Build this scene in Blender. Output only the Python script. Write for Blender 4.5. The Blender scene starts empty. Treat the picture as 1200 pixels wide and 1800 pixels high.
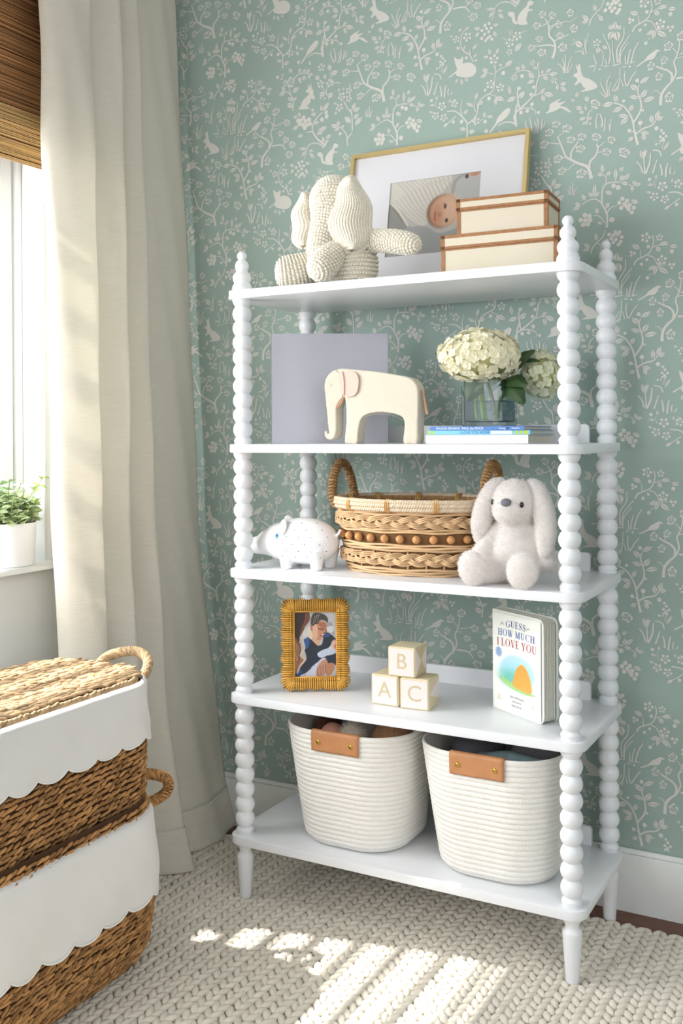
import bpy, math, random
import numpy as np
from mathutils import Vector, Matrix
S = bpy.context.scene
COL = S.collection
pi = math.pi
rng = np.random.RandomState(7)
random.seed(7)

# ------------------------------------------------------------------ camera, sky, sun, lamps, exposure
cam = bpy.data.cameras.new('camera'); camo = bpy.data.objects.new('camera', cam); COL.objects.link(camo)
cam.sensor_fit = 'HORIZONTAL'; cam.sensor_width = 36; cam.lens = 1767.23/1200*36
cam.shift_y = -138.87/1200; cam.clip_start = .05
_f = Vector((-math.sin(.499359), math.cos(.499359), 0)); _r = Vector((_f.y, -_f.x, 0)); _u = Vector((0, 0, 1))
M3 = Matrix((_r, _u, -_f)).transposed()
camo.matrix_world = Matrix.Translation((1.484194, -2.183452, 1.223394)) @ (M3 @ Matrix.Rotation(-.0060474, 3, 'Z')).to_4x4()
S.camera = camo

world = bpy.data.worlds.new('daylight'); S.world = world; world.use_nodes = True
bg = world.node_tree.nodes['Background']
bg.inputs[0].default_value = (.90, .955, 1, 1); bg.inputs[1].default_value = .47

sun = bpy.data.lights.new('sun', 'SUN'); sun.energy = 9.0; sun.angle = math.radians(.9); sun.color = (1, .965, .91)
suno = bpy.data.objects.new('sun', sun); COL.objects.link(suno)
suno.rotation_euler = Vector((.985*.56, .17*.56, -.83)).to_track_quat('-Z', 'Y').to_euler()

def area(name, loc, target, sx, sy, energy, color):
    l = bpy.data.lights.new(name, 'AREA'); l.shape = 'RECTANGLE'; l.size = sx; l.size_y = sy; l.energy = energy; l.color = color
    o = bpy.data.objects.new(name, l); COL.objects.link(o); o.location = loc
    o.rotation_euler = (Vector(target)-Vector(loc)).to_track_quat('-Z', 'Y').to_euler()
    return o
area('assumed_left_light', (-.75, -2.75, 1.55), (.55, .1, .9), 1.3, 1.5, 34, (.985, .99, 1))  # assumed key lamp out of view, placed by shadow directions; no window built here
area('right_fill_light', (2.9, -2.9, 1.9), (-.2, .1, .7), 1.3, 1.5, 24, (.985, .99, 1))  # added fill lamp out of view, brightens the left wall, curtain and baskets
area('window_daylight', (-1.0, -.9, 1.5), (.6, -.6, .9), 1.3, 1.1, 58, (.97, .985, 1))  # lamp added outside the built window to strengthen its daylight

vs = S.view_settings
vs.view_transform = 'Standard'; vs.look = 'None'; vs.exposure = 0.15; vs.gamma = 1; vs.use_curve_mapping = False

# ------------------------------------------------------------------ materials
def lin(h):
    h = h.lstrip('#'); c = [int(h[i:i+2], 16)/255 for i in (0, 2, 4)]
    return tuple((x/12.92 if x <= .04045 else ((x+.055)/1.055)**2.4) for x in c)
def mat(name, col, rough=.55, noise=None, bump=None, metal=0, sheen=0, trans=0, island=0, spec=.5, wave=None, alpha=None, stretch=None, sub=0):
    m = bpy.data.materials.new(name); m.use_nodes = True; nt = m.node_tree; N = nt.nodes; L = nt.links
    b = N['Principled BSDF']; c = lin(col)
    b.inputs['Base Color'].default_value = (*c, 1); b.inputs['Roughness'].default_value = rough
    b.inputs['Metallic'].default_value = metal; b.inputs['Specular IOR Level'].default_value = spec
    if sheen: b.inputs['Sheen Weight'].default_value = sheen; b.inputs['Sheen Roughness'].default_value = .5
    if sub: b.inputs['Subsurface Weight'].default_value = sub; b.inputs['Subsurface Radius'].default_value = (.01, .008, .006); b.inputs['Subsurface Scale'].default_value = .5
    tc = N.new('ShaderNodeTexCoord'); vec = tc.outputs['Object']
    if stretch:
        mp = N.new('ShaderNodeMapping'); mp.inputs['Scale'].default_value = stretch; L.new(vec, mp.inputs[0]); vec = mp.outputs[0]
    fac = None
    if noise:
        n = N.new('ShaderNodeTexNoise'); n.inputs['Scale'].default_value = noise[0]; n.inputs['Detail'].default_value = 4
        L.new(vec, n.inputs['Vector'])
        r = N.new('ShaderNodeMapRange'); L.new(n.outputs[0], r.inputs[0]); r.inputs[1].default_value = .25; r.inputs[2].default_value = .75
        r.inputs[3].default_value = 1-noise[1]; r.inputs[4].default_value = 1+noise[1]; fac = r.outputs[0]
    if island:
        g = N.new('ShaderNodeNewGeometry'); r2 = N.new('ShaderNodeMapRange'); L.new(g.outputs['Random Per Island'], r2.inputs[0])
        r2.inputs[3].default_value = 1-island; r2.inputs[4].default_value = 1+island
        if fac is None: fac = r2.outputs[0]
        else:
            mm = N.new('ShaderNodeMath'); mm.operation = 'MULTIPLY'; L.new(fac, mm.inputs[0]); L.new(r2.outputs[0], mm.inputs[1]); fac = mm.outputs[0]
    if fac is not None:
        mx = N.new('ShaderNodeVectorMath'); mx.operation = 'SCALE'; mx.inputs[0].default_value = c; L.new(fac, mx.inputs['Scale'])
        L.new(mx.outputs[0], b.inputs['Base Color'])
    h = None
    if bump:
        n = N.new('ShaderNodeTexNoise'); n.inputs['Scale'].default_value = bump[0]; n.inputs['Detail'].default_value = 3; L.new(vec, n.inputs['Vector']); h = n.outputs[0]; st = bump[1]
    if wave:
        n = N.new('ShaderNodeTexWave'); n.bands_direction = wave[2]; n.inputs['Scale'].default_value = wave[0]; n.inputs['Distortion'].default_value = 1.5; n.inputs['Detail Scale'].default_value = 3
        L.new(vec, n.inputs['Vector']); h = n.outputs[0]; st = wave[1]
    if h is not None:
        bp = N.new('ShaderNodeBump'); bp.inputs['Strength'].default_value = st; bp.inputs['Distance'].default_value = .002
        L.new(h, bp.inputs['Height']); L.new(bp.outputs[0], b.inputs['Normal'])
    if trans:
        t = N.new('ShaderNodeBsdfTranslucent'); t.inputs[0].default_value = (*c, 1)
        ms = N.new('ShaderNodeMixShader'); ms.inputs[0].default_value = trans
        L.new(b.outputs[0], ms.inputs[1]); L.new(t.outputs[0], ms.inputs[2]); L.new(ms.outputs[0], N['Material Output'].inputs[0])
    return m
def glass_mat(name, col, rough=0.0, ior=1.45):
    m = mat(name, col, rough); b = m.node_tree.nodes['Principled BSDF']; b.inputs['Transmission Weight'].default_value = 1; b.inputs['IOR'].default_value = ior
    return m
def pane_mat(name, tint=(1, 1, 1), ior=1.3, edge=None):
    m = bpy.data.materials.new(name); m.use_nodes = True; nt = m.node_tree; N = nt.nodes
    t = N.new('ShaderNodeBsdfTransparent'); t.inputs[0].default_value = (*tint, 1); g = N.new('ShaderNodeBsdfGlossy'); g.inputs['Roughness'].default_value = .02
    fr = N.new('ShaderNodeLayerWeight'); fr.inputs[0].default_value = .5; pw = N.new('ShaderNodeMath'); pw.operation = 'POWER'; pw.inputs[1].default_value = 4
    ma = N.new('ShaderNodeMath'); ma.operation = 'MULTIPLY_ADD'; ma.inputs[1].default_value = (ior-1)*.9; ma.inputs[2].default_value = ((ior-1)/(ior+1))**2*.35
    nt.links.new(fr.outputs['Facing'], pw.inputs[0]); nt.links.new(pw.outputs[0], ma.inputs[0])
    ms = N.new('ShaderNodeMixShader')
    if edge:
        mx = N.new('ShaderNodeMix'); mx.data_type = 'RGBA'; mx.inputs[6].default_value = (*tint, 1); mx.inputs[7].default_value = (*edge, 1)
        p2 = N.new('ShaderNodeMath'); p2.operation = 'POWER'; p2.inputs[1].default_value = 2.2; nt.links.new(fr.outputs['Facing'], p2.inputs[0]); nt.links.new(p2.outputs[0], mx.inputs[0]); nt.links.new(mx.outputs[2], t.inputs[0])
    nt.links.new(ma.outputs[0], ms.inputs[0]); nt.links.new(t.outputs[0], ms.inputs[1]); nt.links.new(g.outputs[0], ms.inputs[2])
    nt.links.new(ms.outputs[0], N['Material Output'].inputs[0]); return m
def vcol_mat(name, rough=.4):
    m = mat(name, '#ffffff', rough); n = m.node_tree.nodes.new('ShaderNodeVertexColor'); n.layer_name = 'print'
    m.node_tree.links.new(n.outputs[0], m.node_tree.nodes['Principled BSDF'].inputs['Base Color']); return m
PAINT = mat('white_paint', '#e7e9ec', .32, spec=.45)

# ------------------------------------------------------------------ mesh helpers
class MB:
    def __init__(s): s.V = []; s.F = []; s.n = 0
    def add(s, v, f):
        v = np.asarray(v, float).reshape(-1, 3); s.V.append(v)
        o = s.n; s.n += len(v)
        if isinstance(f, np.ndarray): s.F += (f+o).tolist()
        else: s.F += [[i+o for i in q] for q in f]
        return s
    def box(s, lo, hi, bev=0.0, M=None):
        (x0, y0, z0), (x1, y1, z1) = lo, hi
        if bev <= 0:
            v = [(x, y, z) for x in (x0, x1) for y in (y0, y1) for z in (z0, z1)]
            f = [(0, 1, 3, 2), (4, 6, 7, 5), (0, 4, 5, 1), (2, 3, 7, 6), (0, 2, 6, 4), (1, 5, 7, 3)]
        else:
            v = []; idx = {}
            for i, (x, sx) in enumerate(((x0, 1), (x1, -1))):
                for j, (y, sy) in enumerate(((y0, 1), (y1, -1))):
                    for k, (z, sz) in enumerate(((z0, 1), (z1, -1))):
                        for a in range(3):
                            p = [x+sx*bev, y+sy*bev, z+sz*bev]; p[a] = (x, y, z)[a]
                            idx[i, j, k, a] = len(v); v.append(p)
            f = []
            for a in range(3):
                for e in (0, 1):
                    q = []
                    for (b, c) in ((0, 0), (0, 1), (1, 1), (1, 0)):
                        t = [0, 0, 0]; t[a] = e; t[(a+1) % 3] = b; t[(a+2) % 3] = c; q.append(idx[(*t, a)])
                    f.append(q if e == 0 else q[::-1])
            for a in range(3):
                b, c = (a+1) % 3, (a+2) % 3
                for eb in (0, 1):
                    for ec in (0, 1):
                        def k(ea, w):
                            t = [0, 0, 0]; t[a] = ea; t[b] = eb; t[c] = ec; return idx[(*t, w)]
                        q = [k(0, b), k(1, b), k(1, c), k(0, c)]
                        f.append(q if (eb ^ ec) else q[::-1])
            for i in (0, 1):
                for j in (0, 1):
                    for k2 in (0, 1):
                        q = [idx[i, j, k2, a] for a in range(3)]
                        f.append(q if (i ^ j ^ k2) else q[::-1])
        v = np.array(v, float)
        if M is not None: v = xf(M, v)
        return s.add(v, f)
    def lathe(s, prof, seg=24, M=None, close=True):
        """prof: list of (r, z) from bottom to top"""
        th = np.arange(seg)*2*pi/seg; P = np.array(prof, float)
        v = np.stack([P[:, None, 0]*np.cos(th), P[:, None, 0]*np.sin(th), np.repeat(P[:, 1:2], seg, 1)], -1).reshape(-1, 3)
        f = quads(len(P), seg, True)
        f = f.tolist()
        if close: f += [list(range(seg))[::-1], [len(v)-seg+i for i in range(seg)]]
        if M is not None: v = xf(M, v)
        return s.add(v, f)
    def tube(s, path, r, seg=8, caps=True, closed=False, flat=None):
        P = np.asarray(path, float); n = len(P)
        r = np.broadcast_to(np.asarray(r, float), (n,))
        T = np.gradient(P, axis=0) if not closed else np.roll(P, -1, 0)-np.roll(P, 1, 0)
        T /= np.linalg.norm(T, axis=1)[:, None]+1e-12
        up = np.array([0, 0, 1.]) if abs(T[0][2]) < .9 else np.array([1., 0, 0])
        A = up-T[0]*up.dot(T[0]); A /= np.linalg.norm(A); fr = []
        for t in T:
            A = A-t*A.dot(t); A /= np.linalg.norm(A)+1e-12; fr.append(A.copy())
        A = np.array(fr); B = np.cross(T, A); th = np.arange(seg)*2*pi/seg
        v = P[:, None]+r[:, None, None]*(A[:, None]*np.cos(th)[None, :, None]+B[:, None]*np.sin(th)[None, :, None])
        f = quads(n+(1 if closed else 0), seg, True)
        if closed: f = f % (n*seg)
        f = f.tolist()
        if caps and not closed: f += [list(range(seg))[::-1], [(n-1)*seg+i for i in range(seg)]]
        return s.add(v.reshape(-1, 3), f)
    def ell(s, c, rad, M=None, seg=20, rings=12):
        prof = [(max(1e-4, math.sin(pi*i/rings)), -math.cos(pi*i/rings)) for i in range(rings+1)]
        th = np.arange(seg)*2*pi/seg; P = np.array(prof)
        v = np.stack([P[:, None, 0]*np.cos(th), P[:, None, 0]*np.sin(th), np.repeat(P[:, 1:2], seg, 1)], -1).reshape(-1, 3)*np.array(rad)
        if M is not None: v = xf(M, v)
        return s.add(v+np.array(c), quads(rings+1, seg, True))
    def grid(s, V, wrap=False):
        V = np.asarray(V, float); a, b = V.shape[:2]
        return s.add(V.reshape(-1, 3), quads(a, b, wrap))
    def prism(s, pts, z0, z1, M=None):
        n = len(pts); v = np.array([(x, y, z0) for x, y in pts]+[(x, y, z1) for x, y in pts], float)
        f = [list(range(n))[::-1], list(range(n, 2*n))]+[[i, (i+1) % n, n+(i+1) % n, n+i] for i in range(n)]
        if M is not None: v = xf(M, v)
        return s.add(v, f)
    def lumps(s, C, A, Nn, sz, seg=8, rings=5):
        """ellipsoids at C, long axis A, normal Nn, sz (long, wide, high) or per-lump array"""
        C = np.asarray(C, float); A = np.asarray(A, float); Nn = np.asarray(Nn, float); n = len(C)
        A = A/(np.linalg.norm(A, axis=1)[:, None]+1e-12); Nn = Nn-A*(A*Nn).sum(1)[:, None]; Nn /= np.linalg.norm(Nn, axis=1)[:, None]+1e-12
        B = np.cross(Nn, A); sz = np.broadcast_to(np.asarray(sz, float), (n, 3))
        key = (seg, rings)
        t = [(math.cos(pi*i/rings)*-1, math.sin(pi*i/rings)*math.cos(2*pi*j/seg), math.sin(pi*i/rings)*math.sin(2*pi*j/seg)) for i in range(1, rings) for j in range(seg)]
        t = np.array([(-1, 0, 0)]+t+[(1, 0, 0)])
        k = (rings-1)*seg
        f = [(0, 1+(j+1) % seg, 1+j, 1+j) for j in range(seg)]
        tri = [(0, 1+(j+1) % seg, 1+j) for j in range(seg)]+[(k+1, k-seg+1+j, k-seg+1+(j+1) % seg) for j in range(seg)]
        qd = quads(rings-1, seg, True)+1
        v = (C[:, None]+A[:, None]*(sz[:, None, 0:1]*t[None, :, 0:1])+B[:, None]*(sz[:, None, 1:2]*t[None, :, 1:2])+Nn[:, None]*(sz[:, None, 2:3]*t[None, :, 2:3]))
        m = len(t); off = np.arange(n)*m
        T = (np.array(tri)[None]+off[:, None, None]).reshape(-1, 3); Q = (qd[None]+off[:, None, None]).reshape(-1, 4)
        o = s.n; s.V.append(v.reshape(-1, 3)); s.n += n*m
        s.F += (T+o).tolist(); s.F += (Q+o).tolist()
        return s
    def mesh(s, name, smooth=40):
        me = bpy.data.meshes.new(name); me.from_pydata(np.concatenate(s.V).tolist(), [], s.F); me.update()
        if smooth:
            me.shade_smooth()
            if smooth < 180: me.set_sharp_from_angle(angle=math.radians(smooth))
        return me
    def build(s, name, m, parent=None, smooth=40, kind=None, label=None, fix=False):
        me = s.mesh(name, smooth)
        if fix:
            import bmesh
            b = bmesh.new(); b.from_mesh(me); bmesh.ops.recalc_face_normals(b, faces=b.faces); b.to_mesh(me); b.free()
        me.materials.append(m)
        return link(name, me, parent, kind, label)
def link(name, me, parent=None, kind=None, label=None):
    o = bpy.data.objects.new(name, me); COL.objects.link(o)
    if parent is not None: o.parent = parent
    if kind: o['kind'] = kind
    if label: o['label'] = label
    return o
def quads(a, b, wrap):
    i = np.arange(a-1)[:, None]*b; j = np.arange(b if wrap else b-1)[None]
    k = (j+1) % b
    return np.stack([i+j, i+k, i+b+k, i+b+j], -1).reshape(-1, 4)
def xf(M, v):
    M = np.array(M); v = np.asarray(v, float)
    return v@M[:3, :3].T+M[:3, 3]
def TR(loc=(0, 0, 0), rx=0, ry=0, rz=0, sc=None):
    M = Matrix.Translation(loc)@Matrix.Rotation(rz, 4, 'Z')@Matrix.Rotation(ry, 4, 'Y')@Matrix.Rotation(rx, 4, 'X')
    if sc: M = M@Matrix.Diagonal((*sc, 1))
    return M
def align(p, d, up=(0, 0, 1)):
    d = Vector(d).normalized(); q = d.to_track_quat('Z', 'Y'); return Matrix.Translation(p)@q.to_matrix().to_4x4()
def smoothpts(pts, n=8, closed=False):
    P = np.asarray(pts, float); out = []
    N = len(P); R = range(N if closed else N-1)
    for i in R:
        if closed: a, b, c, d = P[i-1], P[i], P[(i+1) % N], P[(i+2) % N]
        else: a, b, c, d = P[max(i-1, 0)], P[i], P[i+1], P[min(i+2, N-1)]
        for t in np.arange(n)/n:
            out.append(.5*((2*b)+(c-a)*t+(2*a-5*b+4*c-d)*t*t+(3*b-3*c+d-a)*t**3))
    if not closed: out.append(P[-1])
    return np.array(out)
def thing(name, label, cat, loc=(0, 0, 0), rz=0, group=None, kind=None):
    o = bpy.data.objects.new(name, None); COL.objects.link(o); o.empty_display_size = .05
    o.location = loc; o.rotation_euler = (0, 0, rz)
    if kind: o['kind'] = kind
    if label: o['label'] = label; o['category'] = cat
    if group: o['group'] = group
    return o
def tag(o, label, cat, group=None):
    o['label'] = label; o['category'] = cat
    if group: o['group'] = group
    return o
def struct(name, bm, m, smooth=40, parent=None):
    return bm.build(name, m, parent, smooth, kind='structure' if parent is None else None)
def rrect(w, d, r, n=120, off=0.0):
    """rounded rectangle perimeter, evenly spaced: points, outward normals, total length"""
    w, d, r = w+2*off, d+2*off, max(r+off, 1e-4)
    r = min(r, w/2-1e-5, d/2-1e-5)
    segs = [('l', (w/2-r, -d/2), (-1, 0), 0)]
    hw, hd = w/2-r, d/2-r; q = pi*r/2
    parts = [(2*hw, 's', (-hw, -d/2), (1, 0), (0, -1)), (q, 'a', (hw, -hd), -pi/2, 0), (2*hd, 's', (w/2, -hd), (0, 1), (1, 0)), (q, 'a', (hw, hd), 0, 0),
             (2*hw, 's', (hw, d/2), (-1, 0), (0, 1)), (q, 'a', (-hw, hd), pi/2, 0), (2*hd, 's', (-w/2, hd), (0, -1), (-1, 0)), (q, 'a', (-hw, -hd), pi, 0)]
    Lt = sum(p[0] for p in parts); P = []; Nn = []
    for i in range(n):
        s = Lt*i/n
        for p in parts:
            if s <= p[0]+1e-12: break
            s -= p[0]
        if p[1] == 's': P.append((p[2][0]+p[3][0]*s, p[2][1]+p[3][1]*s)); Nn.append(p[4])
        else:
            a = p[3]+s/r; P.append((p[2][0]+r*math.cos(a), p[2][1]+r*math.sin(a))); Nn.append((math.cos(a), math.sin(a)))
    return np.array(P), np.array(Nn), Lt
# ------------------------------------------------------------------ room
WX, WY = -.62, .425
wallpaper = mat('sage_wallpaper', '#9fb3ab', .75, noise=(3, .02), spec=.25)
print_mat = mat('wallpaper_print', '#d8d6cf', .7, spec=.25)
plaster = mat('pale_plaster', '#fafbf8', .7, spec=.25)
trimw = mat('trim_paint', '#eef0ee', .35)
wb = struct('wall_back', MB().box((WX-.15, WY, -.02), (3.2, WY+.1, 2.8)), wallpaper)
floor = struct('floor', MB().box((WX-.2, -3.6, -.05), (3.2, WY+.05, -.012)), mat('subfloor', '#4a3020', .6))
oak = mat('walnut_floor', '#63391f', .32, noise=(9, .35), stretch=(2, 14, 1), island=.15)
# plank strips showing between the rug and the baseboard, and the rest of the boards
for r_ in range(4):
    y1 = WY-.016-r_*.062; x = WX-.1+r_*.17
    while x < 3.0:
        L_ = random.uniform(.5, .9)
        MB().box((max(x, WX), y1-.0605, -.012), (min(x+L_-.001, 3.1), y1, 0), .0008).build('plank', oak, floor); x += L_
ceil_ = struct('ceiling', MB().box((WX-.2, -3.6, 2.8), (3.2, WY+.1, 2.85)), mat('ceiling_paint', '#f2f2ef', .8))
# baseboard with a small bead on top
bb = MB().box((WX, WY-.016, -.012), (3.1, WY, .145), .002).box((WX, WY-.011, .145), (3.1, WY, .158), .003)
struct('baseboard_back', bb, trimw)
# wall with the window
wy0, wy1, wz0, wz1 = -1.55, -.075, .862, 2.45
GX = WX-.13
wl = MB()
for lo, hi in (((GX, -1.9, -.02), (WX, WY+.1, wz0)), ((GX, -1.9, wz1), (WX, WY+.1, 2.8)), ((GX, wy1, wz0), (WX, WY+.1, wz1)), ((GX, -1.9, wz0), (WX, wy0, wz1))):
    wl.box(lo, hi)
struct('wall_left', wl, plaster)
win = thing('window_1', None, None, (0, 0, 0), kind='structure')
cs = MB().box((GX, wy1-.012, wz0), (WX+.004, wy1, wz1), .002).box((GX, wy0, wz0), (WX+.004, wy0+.012, wz1), .002)
cs.build('jamb', trimw, win)
MB().box((WX-.13, wy0-.03, wz0-.014), (WX+.065, wy1+.09, wz0+.006), .005).build('sill', trimw, win)
MB().box((GX+.02, wy1-.030, wz0), (GX+.05, wy1-.012, wz1), .002).box((GX+.02, wy0+.012, wz0), (GX+.05, wy0+.03, wz1), .002).build('stop', trimw, win)
sy0, sy1 = wy0+.033, wy1-.034
sash = MB()
for lo, hi in (((GX, sy0, wz0+.006), (GX+.035, sy0+.045, wz1)), ((GX, sy1-.045, wz0+.006), (GX+.035, sy1, wz1)),
               ((GX, sy0, wz0+.006), (GX+.035, sy1, wz0+.07)), ((GX, sy0, wz1-.05), (GX+.035, sy1, wz1))): sash.box(lo, hi, .003)
sash.build('sash', trimw, win)
for k in range(1, 9):
    zz = wz0+.07+k*.150
    if zz < wz1-.06: MB().box((GX+.004, sy0+.045, zz-.013), (GX+.030, sy1-.045, zz+.013), .002).build('muntin', trimw, win)  # unseen bars, assumed for the stripes they cast in the sun patch
MB().box((GX+.015, sy0+.045, wz0+.07), (GX+.018, sy1-.045, wz1-.05)).build('pane', pane_mat('window_glass'), win)
MB().lathe([(.0055, 0), (.0055, .003), (.003, .005)], 12, TR((GX+.036, wy1-.021, 1.555), ry=pi/2)).build('screw', mat('screw_steel', '#b9bdb9', .4, metal=.6), win)

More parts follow.
